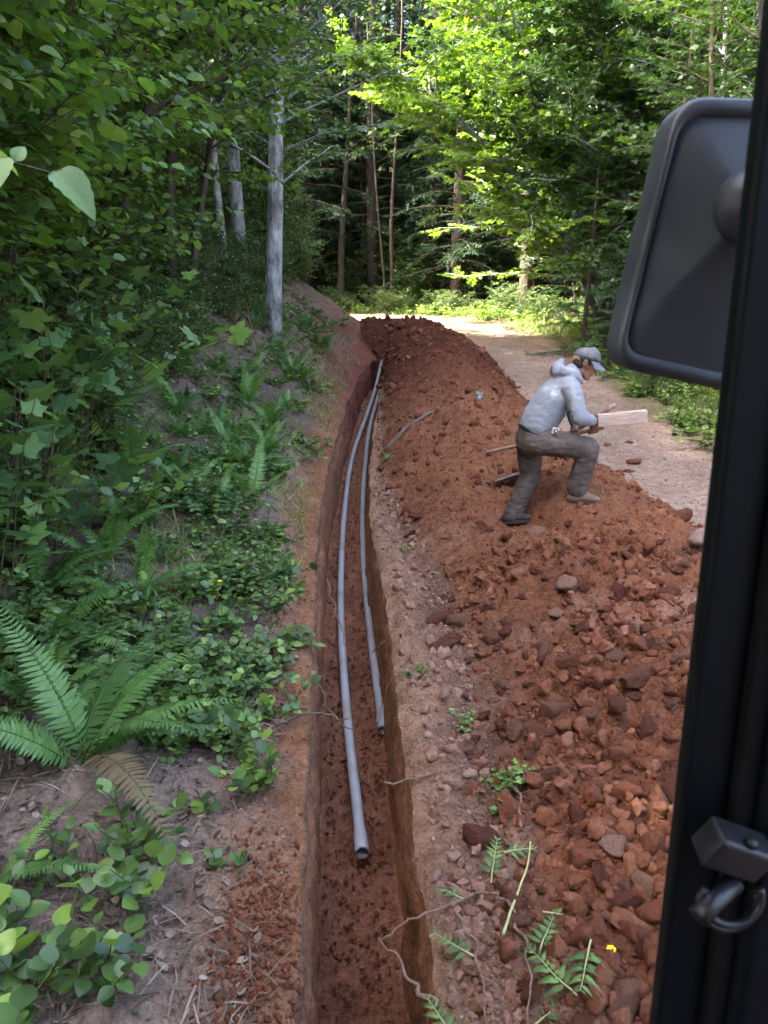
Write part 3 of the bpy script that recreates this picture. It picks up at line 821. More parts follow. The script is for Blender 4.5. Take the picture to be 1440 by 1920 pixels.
for i in range(34):
    y = 6.3 + 8.7 * (i + rg.uniform(0, 1)) / 34; s = float(np.interp(y, [6, 8, 11, 15], [1.95, 1.85, 1.75, 1.7])) + rg.uniform(0, 1.0)
    place_shrub(float(lipL(y)) - s, y, int(rg.integers(0, 2)), rg.uniform(.5, .8), 'small-leaved low bush on the upper bank ' + ('before' if y < 10.5 else 'around') + ' the alder trunks', 'low bushes of the upper bank')
rg = np.random.default_rng(55)
for x, y in [(-6.0, -9), (-6.4, -5.5), (-7.0, -2.0), (-7.0, 1.2), (-7.2, 4.4), (-7.0, 7.2), (-6.6, 9.8), (-6.4, 12.2), (-9.9, 0), (-10.1, 3.2), (-9.9, 6.4), (-10.2, 9.4), (-9.8, -3), (-13, 0), (-13, 3.4), (-13, 6.2), (-13, 9), (-12.8, -4), (-8.5, 11.8), (-11.5, 10.5), (-11.6, 13.6), (-8.8, 9.2), (-5.6, -7.2), (-6.6, -12.5), (-7.2, -15.5), (-5.2, -10.8), (-7.2, 8.4), (-8.6, -7.2), (-8.8, -3.6), (-8.4, 0), (-8.8, 3.0), (-8.2, 6.2), (-8.6, -11), (-8.9, -14.5), (-11.5, -9), (-11.5, -5), (-11.3, -2), (-11.5, 1), (-11.4, 4), (-11.5, 6.5), (-14.5, -12), (-14.5, -7), (-14.5, -2), (-14.2, 2.5)]:
    k = int(rg.integers(0, 2))
    place_fir(k, x, y, rg.uniform(.95, 1.15), 'tall dark fir in the wood behind the bank thicket', 'firs behind the bank thicket', rg.uniform(0, 6.28))
for x, y in [(-7.6, 23.4), (-9.8, 24.2), (-11.8, 24.6), (-10, 22.4), (-13.8, 24.9), (-16, 25.2), (-13, 22.5)]:
    place_fir(1, x, y, rg.uniform(.9, 1.1), 'tall fir added inside the road bend to shade the wood beyond', 'firs inside the road bend', rg.uniform(0, 6.28))  # added to keep the sun off the trunks beyond the bend
for x, y, k, s in [(-6.2, 14.6, 0, .66), (-8.4, 14.8, 0, .7), (-5.3, 16.3, 2, .58)]:
    place_fir(k, x, y, s, 'half-grown fir added behind the pale alder trunks to shade the road', 'firs at the end of the bank', rg.uniform(0, 6.28))  # added and kept short: shade for road and heap, maple stays sunlit
for x, y in [(-6.6, 19.2), (-8.6, 18.4)]:
    place_fir(2, x, y, .55, 'smaller fir at the end of the bank before the road bend', 'firs at the end of the bank', rg.uniform(0, 6.28))

# ---- the dark wood beyond the road bend
rg = np.random.default_rng(56)
pts = []
for yy, n, x0, x1 in ((30.2, 10, -9, 15), (32.5, 18, -12, 18), (35.0, 16, -14, 21), (38.5, 16, -18, 24), (43, 16, -22, 30), (50, 16, -30, 40)):
    for i in range(n): pts.append((x0 + (x1 - x0) * (i + rg.uniform(.1, .9)) / n, yy + rg.uniform(-1.2, 1.2)))
for i, (x, y) in enumerate(pts):
    k = 2 if y > 31.3 else int(rg.integers(0, 2))
    place_fir(k, x, y, rg.uniform(.85, 1.15), 'dark fir at the front of the wood beyond the road bend' if y < 31.5 else 'dark fir deep in the wood beyond the road bend', 'firs beyond the road bend', rg.uniform(0, 6.28))
for i in range(34):                                                   # dim undergrowth between the trunks
    x = -9 + 22 * (i + rg.uniform(0, 1)) / 34; y = rg.uniform(28.6, 33.5)
    place_shrub(x, y, int(rg.integers(0, 3)), rg.uniform(.9, 1.7), 'dim bush between the trunks beyond the road bend', 'undergrowth beyond the road bend')
for i, (x, y) in enumerate([(-5.6, 28.3), (-3.3, 27.9), (2.5, 27.4), (4.6, 26.0)]):
    place_fir(i % 2, x, y, .95, 'tall fir close behind the road bend, ' + ['leftmost', 'second from the bank', 'just right of the brown trunk pair', 'behind the sunlit maple'][i], 'firs beyond the road bend', i * 2.2)
for i, (x, y) in enumerate([(-6.5, 33.2), (-4.2, 32.0), (-1.9, 33.4), (.6, 32.2), (2.8, 33.2), (5.2, 31.6), (7.6, 31.8), (-3.0, 35.5), (1.6, 35.6), (4.2, 35.2)]):
    place_fir(2, x, y, 1.25, 'tall low-branched fir in the dark middle of the wood', 'firs in the dark middle of the wood', i * 1.1)
for i in range(30):
    place_fir(2, -34 + 76 * (i + rg.uniform(0, 1)) / 30, rg.uniform(56, 66), 1.4, 'fir on the rise at the very back of the wood', 'firs at the back of the wood', i * 1.3)
# two slim tan trunks side by side, and a bare leaning one
def slim(seed, x, y, H, r, lean, lab, bark='bark_tan', first=.5, grp=None, mat='alder', nb=10):
    rr = np.random.default_rng(seed)
    t = broadleaf(rr, 'slim_tree', [((0, 0, -.3), (lean[0], lean[1], 1), H, r, (0, 0, .05))], mat, T_MAPLE_LOW, bark, nb=nb, bl=.26, first=first, nt=8, tl=.5, per=6, size=.15, up=.15, sides=4, wob=.02, rb=.2)
    put(t, x, y); return tag(t, lab, 'tree', grp)
slim(61, .30, 27.9, 10, .085, (.0, .0), 'straight slim brown trunk of the pair beyond the road bend', 'bark_dark')
slim(62, .12, 28.1, 9, .06, (-.06, .0), 'leaning slim brown trunk of the pair beyond the road bend', 'bark_dark')
for i, (x, y) in enumerate([(-7, 29.6), (-4.6, 29.4), (-2.7, 30.2), (1.7, 29.2), (3.3, 28.4), (5.0, 27.0), (6.6, 25.6), (8.6, 27.5), (-.8, 30.8)]):
    place_fir(2, x, y, .62 + .05 * (i % 3), 'low-branched fir at the edge of the dark wood, ' + ['leftmost by the road', 'left of the dead-twigged trunk', 'behind the dead-twigged trunk', 'right of the brown trunk pair', 'second right of the brown trunk pair', 'below the sunlit maple', 'beside the maple stems', 'behind the maple stems', 'just left of the brown trunk pair'][i], 'low firs at the edge of the wood', i * 1.9)
slim(63, -1.55, 28.6, 10, .15, (.0, .0), 'brown trunk with hanging dead twigs beyond the road bend', 'bark_dark')
for sd, x, y, H, lab in [(64, -2.9, 16.6, 5.2, 'leafy alder at the far end of the bank'), (65, -3.6, 18.4, 4.6, 'leafy alder on the bank nearest the road bend'), (66, -4.6, 15.4, 6.5, 'leafy alder behind the pale trunks'), (67, -2.75, 10.3, 7.2, 'leafy alder hanging in front of the pale trunks'), (68, -3.0, 8.3, 6.6, 'leafy alder spreading above the middle of the bank')]:
    t = broadleaf(np.random.default_rng(sd), 'leafy_alder', [((0, 0, -.3), (.05, 0, 1), H, .09, (.1, -.05, 0)), ((.1, .1, -.3), (.2, -.1, 1), H * .7, .06, (.2, -.1, 0))], 'hazel' if sd > 66 else 'alder', T_MID, 'bark_dark', nb=30, bl=.30 if sd < 67 else .36, first=.08 if sd < 67 else .42, nt=10, tl=.5, per=9, size=.115, up=.15, sides=4)
    put(t, x, y); tag(t, lab, 'tree', 'leafy alders at the end of the bank')

# ---- right: the sunlit maple over the road
rr = np.random.default_rng(71)
st = [((0, 0, -.3), (-.30, -.10, 1), 10.5, .15, (-.25, -.1, 0)), ((.2, .2, -.3), (-.12, .05, 1), 11.5, .14, (-.1, 0, 0)), ((-.1, -.2, -.3), (-.5, -.25, 1), 8.5, .11, (-.35, -.1, -.1)), ((.3, -.1, -.3), (.12, -.15, 1), 10, .12, (.1, -.1, 0))]
mp = broadleaf(rr, 'maple_tree', st, 'maple', T_MAPLE_LOW, 'bark_alder', nb=46, bl=.40, first=.16, nt=13, tl=.75, per=21, size=.15, up=.10, sag=-.2, jit=.42, sides=5, bias=(-.1, -.15, 0))
put(mp, 5.7, 19.8); tag(mp, 'sunlit yellow-green maple leaning over the road', 'tree', 'maples right of the road')
for x, y, a, s, lab in [(7.8, 22.6, .6, 1.1, 'second maple behind the sunlit one'), (8.2, 17.6, -.5, 1.0, 'maple beside the slender trees behind the mirror')]:
    t = copy_tree(mp); put(t, x, y, a, s); cr = [c for c in t.children if c.name.startswith('crown')][0]; cr.material_slots[0].link = 'OBJECT'; cr.material_slots[0].material = M['alder']; tag(t, lab, 'tree', 'maples right of the road')
# other broadleaf trees on the right
rr = np.random.default_rng(73)
SL = [(5.9, 14.6, 9, .06), (6.8, 16.0, 10, .08), (6.4, 12.2, 9, .05), (7.7, 13.6, 11, .09), (7.2, 18.2, 10, .07), (8.6, 16.2, 11, .09), (9.4, 12.0, 10, .08), (8.8, 20.5, 12, .1), (10.2, 18.0, 11, .09), (6.9, 9.6, 9, .06), (8.4, 8.6, 9, .07), (11.5, 14.6, 12, .1), (7.6, 23.5, 11, .09), (10.8, 23.0, 12, .1), (6.2, 25.6, 9, .08), (12.8, 19.5, 12, .1), (9.2, 26.5, 11, .09)]
protoS = []
for k in range(3):
    r2 = np.random.default_rng(74 + k)
    protoS.append(broadleaf(r2, 'slender_tree', [((0, 0, -.3), (.02, .02, 1), 10, .075, (.1, .05, 0)), ((.1, 0, -.3), (.1, -.08, 1), 7, .05, (.1, -.1, 0))], 'alder', T_KITE if k else T_MAPLE_LOW, ['bark_tan', 'bark_alder', 'bark_dark'][k], nb=28, bl=.26, first=.12, nt=10, tl=.55, per=9, size=.13, up=.2, sides=4))
for i, (x, y, H, r) in enumerate(SL):
    k = i % 3
    o = protoS[k] if i < 3 else copy_tree(protoS[k])
    put(o, x, y, rr.uniform(0, 6.28), H / 10)
    tag(o, ['slender tan-trunked maple in the wood right of the road', 'slender pale-trunked tree in the wood right of the road', 'slender dark-trunked tree in the wood right of the road'][k], 'tree', 'slender trees right of the road')
for i, (x, y, k, s) in enumerate([(11, 10, 0, .9), (13.5, 13.5, 1, .9), (14, 18, 0, 1), (12.5, 23, 1, 1), (15, 26, 0, 1), (16.5, 15, 1, 1), (18, 21, 0, 1.1), (14.5, 7.5, 1, .9), (17, 9.5, 0, 1)]):
    place_fir(k, x, y, s, 'dark fir behind the slender trees right of the road', 'firs right of the road', i * 1.3)

rr = np.random.default_rng(77)
for i in range(30):                                                   # broadleaf undergrowth that closes the right side
    x = 6.8 + rr.uniform(0, 1) * 8; y = 7 + 22 * (i + rr.uniform(0, 1)) / 30
    if y > 21: x += 1.0
    place_shrub(x, y, 2, rr.uniform(1.2, 2.2), 'broad-leaved sapling in the undergrowth right of the road', 'saplings right of the road')
for i in range(16):
    x = 9.5 + rr.uniform(0, 1) * 9; y = 8 + 22 * (i + rr.uniform(0, 1)) / 16
    place_fir(2, x, y, rr.uniform(.6, 1.0), 'low-branched fir deep in the wood right of the road', 'firs right of the road', rr.uniform(0, 6.28))
rr = np.random.default_rng(78)
for i, (x, y) in enumerate([(10, -10.5), (15, 3), (16, -1.5), (15.5, -6), (13, -9.5), (6, -12), (3, -13.5), (0, -14.5), (-3, -14), (9, -14), (4.5, -16.5), (1.2, -17.5), (-2, -17.5), (7.5, -17.5), (-5.2, -17.5)]):
    place_fir(i % 3, x, y, rr.uniform(.75, 1.0), 'unseen fir added behind the excavator to narrow the skylight', 'firs behind the excavator', rr.uniform(0, 6.28))  # ring out of view, added so skylight falls more from above
# ---- young firs at the road's right edge
DF = [conifer(np.random.default_rng(81), 4.2, .05, 1.25, 62, .02, 15, .24, .12, T_SPRAY, .85, 'bark_dark', 'needle', 'young_fir', 4), conifer(np.random.default_rng(82), 2.8, .04, 1.05, 50, .02, 14, .20, .12, T_SPRAY, .8, 'bark_dark', 'needle', 'young_fir', 3)]
for i, (x, y, k, s, lab) in enumerate([(4.15, 16.4, 0, 1.1, 'tallest young fir at the road edge, just left of the mirror'), (4.95, 14.0, 0, 1.0, 'young fir partly hidden behind the mirror'),
        (4.2, 14.6, 1, .8, 'low young fir in front of the tallest one'), (4.25, 12.3, 1, .65, 'short young fir just behind the worker\'s head'), (5.4, 10.6, 1, .95, 'bushy young fir under the mirror'),
        (5.2, 18.3, 1, 1.1, 'young fir below the maple by the sunny verge'), (6.0, 11.8, 0, .9, 'young fir behind the bushy one under the mirror'), (6.0, 9.2, 1, 1.0, 'young fir low at the right edge of the view')]):
    o = DF[k] if i < 2 and False else None
    if lab.startswith('tallest'): o = DF[0]
    elif lab.startswith('low young'): o = DF[1]
    else: o = copy_tree(DF[k])
    put(o, x, y, i * 1.7, s); tag(o, lab, 'tree', 'young firs along the road')

# ---- shrubs along the far and right edge of the road
rg = np.random.default_rng(91)
for i in range(26):
    x = -6 + 13.5 * (i + rg.uniform(0, .8)) / 26; y = float(np.interp(x, [-6, -3, 0, 2.5, 4, 5.5, 8], [27.6, 26.8, 25.6, 24.2, 22.6, 21.4, 21.0])) + rg.uniform(-.1, 1.5)
    place_shrub(x, y, int(rg.integers(0, 2)), rg.uniform(.45, .8), 'low bush along the sunny far edge of the road', 'bushes along the far road edge')
for i, (x, y, s) in enumerate([(5.0, 9.0, .55), (5.6, 8.0, .6), (6.2, 7.4, .8), (5.9, 10.2, .7), (5.3, 12.6, .6), (6.6, 8.6, .9), (5.5, 15.2, .6), (6.6, 10.8, .9), (7.4, 7.0, 1.0), (5.8, 16.8, .7), (6.3, 14.0, .8), (7.6, 10.2, 1.0)]):
    place_shrub(x, y, i % 2, s, 'bushy shrub under the young firs right of the road', 'shrubs right of the road')

# ------------------------------------------------------------------ ferns
def frond_mesh(name, e0, e1, n=34, mat='fern', wmax=.115, seed=0, twist=0.0):
    rg = np.random.default_rng(seed)
    k = 14; ang = np.radians(np.linspace(e0, e1, k))
    P = np.vstack([[0, 0, 0], np.cumsum(np.stack([np.sin(np.linspace(0, twist, k)) * .5 * np.cos(ang), np.cos(ang), np.sin(ang)], -1) / k, 0)])
    mb = MB(); mb.tube(P, np.linspace(.006, .0015, len(P)), 3, False)
    pos, dr, nm, sz = [], [], [], []
    for i in range(n):
        t = .10 + .90 * (i / (n - 1)) ** .95
        q, d = along(P, min(t, .998))
        side = unit(np.cross(d, UP)); nrm = unit(np.cross(side, d))
        w = wmax * min(1, .45 + t * 2.4) * (1 - max(0, (t - .30) / .70) ** 1.5 * .93)
        for s in (-1, 1):
            dd = unit(side * s + d * (.22 + .25 * t) + nrm * rg.uniform(-.22, .02) + rg.normal(0, .05, 3))
            pos.append(q); dr.append(dd); nm.append(unit(nrm + rg.normal(0, .12, 3))); sz.append(w * rg.uniform(.9, 1.08))
    T = np.array([(0, 0, 0), (-.13, .06, .01), (-.11, .55, -.02), (0, 1, -.10), (.10, .55, -.02), (.11, .06, .01)])
    mb.scatter((T, np.array([(0, 5, 4, 2), ])) if False else (T, [np.array([(1, 5, 4, 2)]), np.array([(2, 4, 3)])]), frames(np.array(dr), np.array(nm), np.array(sz)), np.array(pos))
    return mb.mesh(name, M[mat])
FROND = [frond_mesh('frond', 74, 0, seed=1, twist=.3), frond_mesh('frond', 64, -22, seed=2, twist=-.4), frond_mesh('frond', 55, -8, seed=3), frond_mesh('frond', 80, 25, seed=4, twist=.2), frond_mesh('frond', 42, -28, seed=5, twist=.5)]
FROND_DRY = frond_mesh('frond', 40, -50, mat='fern_dry', seed=6, twist=.4)
def fern(x, y, L, n, label, seed, group='sword ferns on the bank', dry=0, az0=0.0, arc=6.283, z=None):
    rg = np.random.default_rng(seed)
    root = empty('sword_fern', (x, y, (gz(x, y) if z is None else z) - .01))
    for i in range(n):
        me = FROND_DRY if i < dry else FROND[int(rg.integers(0, len(FROND)))]
        o = link('frond', me, None, root)
        a = az0 + arc * (i + rg.uniform(-.3, .3)) / n
        o.rotation_euler = (rg.normal(0, .12), rg.normal(0, .18), a)
        s = L * rg.uniform(.7, 1.12); o.scale = (s * rg.uniform(.9, 1.1), s, s)
        o.location = (rg.normal(0, .02), rg.normal(0, .02), 0)
    return tag(root, label, 'fern', group)
fern(-1.30, 2.92, .84, 18, 'biggest sword fern, low at the left, with one dry brown frond', 1, dry=1, az0=-2.3, arc=4.6)
fern(-1.80, 3.85, .72, 11, 'sword fern behind the biggest one, beside the grey-green bush', 2)
fern(-1.22, 3.95, .40, 6, 'small sword fern right of two larger ones', 3, arc=2.6, az0=-1.4)
fern(-2.05, 4.35, .70, 8, 'sword fern with a bright frond reaching right at the left edge', 4, az0=-2.2, arc=2.4)
fern(-1.38, 2.20, .48, 8, 'sword fern at the lower left edge among glossy leaves', 5)
fern(-2.45, 5.35, .75, 9, 'shaded sword fern under the thimbleberry at the left edge', 6, dry=1)
fern(-2.05, 6.1, .75, 10, 'sword fern with brown fronds halfway up the bank', 7, dry=2)
fern(-2.5, 6.8, .85, 10, 'sword fern high on the bank under the hazels', 8)
fern(-1.2, 7.3, .62, 10, 'sword fern in the middle of the bank beside the pipe bend', 9)
fern(-1.3, 9.0, .65, 10, 'sword fern on the bank below the alder trunks', 10)
fern(-1.62, 3.28, .60, 10, 'pale sword fern just behind the biggest one', 11)
fern(-1.95, 3.25, .66, 10, 'sword fern at the left edge behind the biggest one', 12)
fern(-1.12, 3.42, .42, 8, 'small pale sword fern between the biggest fern and the glossy plants', 13)
fern(-1.5, 4.55, .6, 9, 'sword fern among dusty plants above the yellow flower', 14)
rg = np.random.default_rng(101)
for i in range(66):
    y = 4.6 * (14.5 / 4.6) ** rg.uniform(0, 1); e = float(np.interp(y, [5, 7, 10, 14], [1.35, 1.2, 1.3, 1.25])); s = e + rg.uniform(-.7, 1.2)
    fern(float(lipL(y)) - s, y, rg.uniform(.38, .7), int(rg.integers(6, 10)), 'sword fern among herbs on the middle of the bank' if y < 9 else 'sword fern on the far part of the bank', 200 + i)

# ------------------------------------------------------------------ glossy low plants (each leaf a piece of its own)
LEAF = {k: mk_mesh('leaf', t[0], t[1], True, M[m]) for k, t, m in (('salal', T_SALAL, 'salal'), ('round', tpl_ovate(.45, .16, .12, fine=True), 'salal'), ('berry', T_MAPLE, 'berry'))}
def leaf_obj(kind, parent, p, d, n, size):
    o = link('leaf', LEAF[kind], None, parent)
    F = frames(np.array([d]), np.array([n]), np.array([size]))[0]
    m = Matrix([[*F[0], p[0]], [*F[1], p[1]], [*F[2], p[2]], [0, 0, 0, 1]])
    o.matrix_basis = m
    return o
def leafy_plant(name, x, y, H, nst, per, size, kind, label, seed, cat='plant', group=None, spread=.6, z=None, lean=(0, 0), t0=.25):
    rg = np.random.default_rng(seed)
    root = empty(name, (x, y, (gz(x, y) if z is None else z)))
    st = MB(); items = []
    for i in range(nst):
        a = 6.283 * (i + rg.uniform(-.3, .3)) / nst
        d = np.array([math.cos(a) * spread + lean[0], math.sin(a) * spread + lean[1], 1])
        S = path(rg, (rg.normal(0, .03), rg.normal(0, .03), -.02), d, H * rg.uniform(.6, 1.15), 7, .13, (lean[0] * .5, lean[1] * .5, -.3))
        st.tube(S, np.linspace(.004, .002, len(S)), 4, False)
        for j in range(per):
            t = t0 + (1 - t0) * (j + .6) / per
            q, dd = along(S, min(t, .999)); b = a + j * 2.3 + rg.uniform(-.5, .5)
            dl = unit(np.array([math.cos(b), math.sin(b), rg.uniform(-.15, .45)]) + .4 * dd)
            if j == per - 1: dl = unit(dd + rg.normal(0, .3, 3))
            items.append((q, dl, unit(UP * .9 + rg.normal(0, .32, 3) - .25 * dl), size * rg.uniform(.65, 1.2)))
    st.build('stem', M['stem'], root)
    for q, d, n_, s in items: leaf_obj(kind, root, q, d, n_, s)
    return tag(root, label, cat, group)
SAL = [(-.99, 4.30, .34, 7, 6, .085, 'glossy plant beside a yellow flower, left of the trench'), (-.72, 5.3, .34, 7, 6, .08, 'glossy plant at the trench lip where the pipe bends'),
       (-.918, 3.27, .24, 4, 6, .07, 'small glossy plant on bare earth right of the big fern'), (-.53, 2.98, .26, 6, 6, .075, 'glossy plant on the trench lip opposite the near pipe end'),
       (-.93, 2.50, .30, 7, 6, .082, 'tall glossy plant in front of the big fern'), (-.90, 2.22, .27, 7, 6, .085, 'bushy glossy plant with pale new leaves above the grey stones'),
       (-1.15, 2.33, .22, 5, 5, .075, 'glossy plant between two ferns at the lower left'), (-1.06, 1.86, .34, 8, 6, .10, 'large-leaved glossy plant in the lower left corner'),
       (-.86, 1.93, .20, 5, 5, .078, 'small glossy plant at the bottom beside bare soil'), (-.59, 2.5, .10, 3, 4, .055, 'tiny leafy plant alone on the pale soil by the trench'),
       (-.52, 3.58, .26, 6, 5, .07, 'glossy plant hanging over the trench lip above a curved root'), (-1.0, 3.5, .18, 4, 5, .06, 'low glossy plant behind the small bare patch'),
       (-.95, 5.95, .30, 6, 6, .08, 'glossy plant with one pale shining leaf, mid bank'), (-1.45, 4.3, .34, 6, 6, .075, 'dusty green plant left of the yellow flower'),
       (-1.22, 1.98, .30, 6, 5, .09, 'glossy plant cut by the left edge of the view'), (-.78, 2.75, .10, 2, 3, .07, 'two-leaved seedling in front of the big fern'),
       (-.78, 4.65, .30, 6, 6, .075, 'glossy plant at the lip, behind the one by the yellow flower'), (-.72, 3.92, .28, 6, 6, .072, 'glossy plant on the lip opposite the shorter pipe end'), (-.86, 3.62, .24, 5, 6, .07, 'glossy plant beside the brown twig'), (-.66, 3.25, .24, 6, 5, .07, 'glossy plant just behind the one opposite the near pipe end'), (-1.15, 4.7, .32, 6, 6, .075, 'glossy plant behind the yellow flower'), (-.88, 4.98, .30, 6, 6, .075, 'glossy plant on the lip before the pipe bend')]
for i, (x, y, H, a, b, sz, lab) in enumerate(SAL):
    leafy_plant('salal_plant', x, y, H, a + 1, b + 1, sz * .82, 'round' if i % 2 else 'salal', lab, 300 + i, group='glossy plants along the trench')
# big bush of grey-green leaves on the left and the large-leaved thimbleberry above it
for i, (x, y, H, n, lab) in enumerate([(-2.15, 4.75, .75, 13, 'grey-green leafy bush at the left edge below the ferns'), (-1.78, 5.25, .55, 11, 'grey-green leafy bush spilling towards bare earth'), (-2.45, 4.2, .8, 10, 'grey-green bush half out of view at the left')]):
    leafy_plant('snowberry_bush', x, y, H, n, 9, .085, 'round', lab, 330 + i, 'bush', 'grey-green bushes on the left', .75)
for i, (x, y, H, n, lab) in enumerate([(-2.15, 3.95, 2.0, 13, 'thimbleberry with large lobed leaves at the left edge'), (-2.3, 4.9, 1.9, 11, 'thimbleberry with lobed leaves right of the largest one'), (-2.4, 5.9, 1.75, 11, 'thimbleberry with yellow-green lobed leaves further along')]):
    leafy_plant('thimbleberry_bush', x, y, H, n, 9, .17 if i == 0 else .145, 'berry', lab, 340 + i, 'bush', 'thimbleberries on the left', .20, lean=(.12, -.03), t0=.52)

# ------------------------------------------------------------------ small herbs, one mesh of foliage each
def herb_proto(seed, H, n, per, size, tpl, mat, name):
    rg = np.random.default_rng(seed); root = empty(name); st = MB(); a_ = [[], [], [], []]
    for i in range(n):
        a = rg.uniform(0, 6.283)
        S = path(rg, (rg.normal(0, .10), rg.normal(0, .10), -.02), (math.cos(a) * .7, math.sin(a) * .7, 1), H * rg.uniform(.5, 1.2), 6, .15, (0, 0, -.5))
        st.tube(S, np.linspace(.003, .0012, len(S)), 3, False)
        for j in range(per):
            q, dd = along(S, min(.2 + .8 * (j + .5) / per, .999)); b = rg.uniform(0, 6.283)
            for m in range(3):
                dl = unit(np.array([math.cos(b + (m - 1) * .9), math.sin(b + (m - 1) * .9), rg.uniform(-.2, .4)]))
                a_[0].append(q); a_[1].append(dl); a_[2].append(unit(UP + rg.normal(0, .35, 3))); a_[3].append(size * rg.uniform(.6, 1.2))
    st.build('stem', M['stem'], root)
    leaf_mb(tpl, *[np.array(k) for k in a_]).build('foliage', M[mat], root)
    return root
HERB = [herb_proto(351, .22, 9, 5, .055, tpl_ovate(.36), 'salal_mass', 'bramble_plant'), herb_proto(352, .18, 10, 5, .042, tpl_ovate(.42), 'herb', 'herb_plant'), herb_proto(353, .30, 10, 6, .05, tpl_ovate(.38), 'salal_mass', 'bramble_plant'), herb_proto(354, .34, 12, 6, .055, tpl_ovate(.36), 'herb', 'herb_plant')]
hu = set()
def herb(k, x, y, s, label, group, rz):
    o = HERB[k] if k not in hu else copy_tree(HERB[k]); hu.add(k)
    put(o, x, y, rz, s); return tag(o, label, 'plant', group)
rg = np.random.default_rng(360)
for i in range(390):
    y = 3.2 * (17 / 3.2) ** rg.uniform(0, 1)
    lo = float(np.interp(y, [3, 4, 6, 9, 12, 16], [.24, .22, .22, .25, .45, .7])); hi = float(np.interp(y, [3, 5, 7, 10, 12, 16], [1.9, 2.3, 2.4, 2.9, 3.0, 2.8]))
    s = lo + (hi - lo) * rg.uniform(0, 1) ** .9
    x = float(lipL(y)) - s
    if y < 5 and s > .9 and fbm(np.array([x * 1.5]), np.array([y * 1.5]), 5, 2)[0] < .05: continue
    k = int(rg.choice([0, 1, 1, 2]))
    herb(k, x, y, rg.uniform(.7, 1.3), ['small bramble on the bank', 'small bright herb on the bank', 'taller bramble on the bank'][k] + (' near the trench bend' if y > 9 else ' beside the middle of the trench' if y > 5 else ' beside the near half of the trench'), 'herbs and brambles on the bank', rg.uniform(0, 6.28))
for i in range(90):                                                    # bright herbs right of the road
    y = rg.uniform(6.2, 15.5); x = float(np.interp(y, [6, 8.6, 12, 16], [3.95, 3.9, 3.85, 3.95])) + rg.uniform(0, 1.6) ** 1.2
    herb(3 if rg.uniform() < .7 else 1, x, y, rg.uniform(.75, 1.35), 'bright green roadside herb right of the road', 'herbs along the right road edge', rg.uniform(0, 6.28))
for i in range(50):                                                    # far road edge
    x = rg.uniform(-5, 6.5); y = float(np.interp(x, [-6, -3, 0, 2.5, 4, 5.5, 8], [27.2, 26.3, 25.1, 23.6, 22.0, 20.4, 20.0])) + rg.uniform(-.2, 1.0)
    herb(3, x, y, rg.uniform(.9, 1.7), 'leafy herb along the far edge of the road', 'herbs along the far road edge', rg.uniform(0, 6.28))
for i, (x, y, k, s, lab) in enumerate([(.43, 3.62, 1, .5, 'small seedling on the pale soil between trench and heap'), (.20, 4.05, 1, .4, 'seedling at the right trench lip below the flat clods'), (.50, 2.95, 1, .7, 'pale green weeds among clods near a long stick'), (.62, 2.98, 1, .6, 'bright green weeds among clods, right of the pale ones'), (.18, 5.9, 1, .4, 'small weed on the trench edge opposite the worker'), (.05, 8.3, 1, .5, 'small weed on the trench edge beyond the log')]):
    herb(k, x, y, s, lab, 'weeds on the dug soil', i * 1.1)

# yellow flowers
def flower(x, y, h, label, seed):
    rg = np.random.default_rng(seed)
    root = empty('yellow_flower', (x, y, gz(x, y)))
    st = MB(); S = path(rg, (0, 0, 0), (.4, .1, 1), h, 5, .1); st.tube(S, .002, 4); st.build('stem', M['stem'], root)
    for k in range(6):
        a = k * 1.047
        mb = MB(); d = np.array([[math.cos(a), math.sin(a), .35]])
        mb.scatter(tpl_ovate(.4), frames(d, np.array([UP]), np.array([.016])), S[-1:]); mb.build('petal', M['flower'], root)
    return tag(root, label, 'flower', 'yellow flowers')
flower(-1.06, 4.22, .36, 'yellow flower on the bank by the glossy plant', 1)
flower(.70, 1.95, .05, 'yellow flower low among the clods at the bottom right', 2)

# ------------------------------------------------------------------ grass, litter, gravel, crumbs (nobody could count them)
def scatter_stuff(name, tpl, P, Mx, mat, label, smooth=True):
    mb = MB()
    for k, t in enumerate(tpl):
        sel = np.arange(len(P)) % len(tpl) == k
        mb.scatter(t, Mx[sel], P[sel])
    return tag(mb.build(name, mat, None, smooth), label, kind='stuff')
def blades(rg, P, h, lean=.5, w=.07):
    n = len(P); a = rg.uniform(0, 6.283, n)
    d = unit(np.stack([np.cos(a) * lean, np.sin(a) * lean, np.ones(n)], -1) + rg.normal(0, .2, (n, 3)))
    return frames(d, unit(rg.normal(0, 1, (n, 3))), h)
T_BLADE = (np.array([(-.035, 0, 0), (.035, 0, 0), (.025, .5, .05), (-.025, .5, .05), (0, 1, .22)]), [np.array([(0, 1, 2, 3)]), np.array([(3, 2, 4)])])
rg = np.random.default_rng(370)
n = 26000
gy = np.concatenate([rg.uniform(6, 22, 12000), rg.uniform(18.5, 28, 14000)]); gx = np.concatenate([3.45 + rg.uniform(0, 1, 12000) ** 1.3 * 2.6, rg.uniform(-7, 8, 14000)])
rd = road_dist(gx, gy); ok = (rd > ROAD_W + .1 + .5 * vnoise(gx * 2, gy * 2, 3)) & (rd < 4.2) & ((gx > 3) | (gy > 21.5)) & (vnoise(gx * 1.4, gy * 1.4, 8) > .28)
gx, gy = gx[ok], gy[ok]; P = np.stack([gx, gy, ground_z(gx, gy) - .005], -1)
scatter_stuff('grass', [T_BLADE], P, blades(rg, P, rg.uniform(.06, .24, len(P))), M['grass'], 'short grass along the far and right edges of the road')
n = 9000
gy = 3.5 * (16 / 3.5) ** rg.uniform(0, 1, n); gx = lipL(gy) - .1 - rg.uniform(0, 1, n) * 1.8
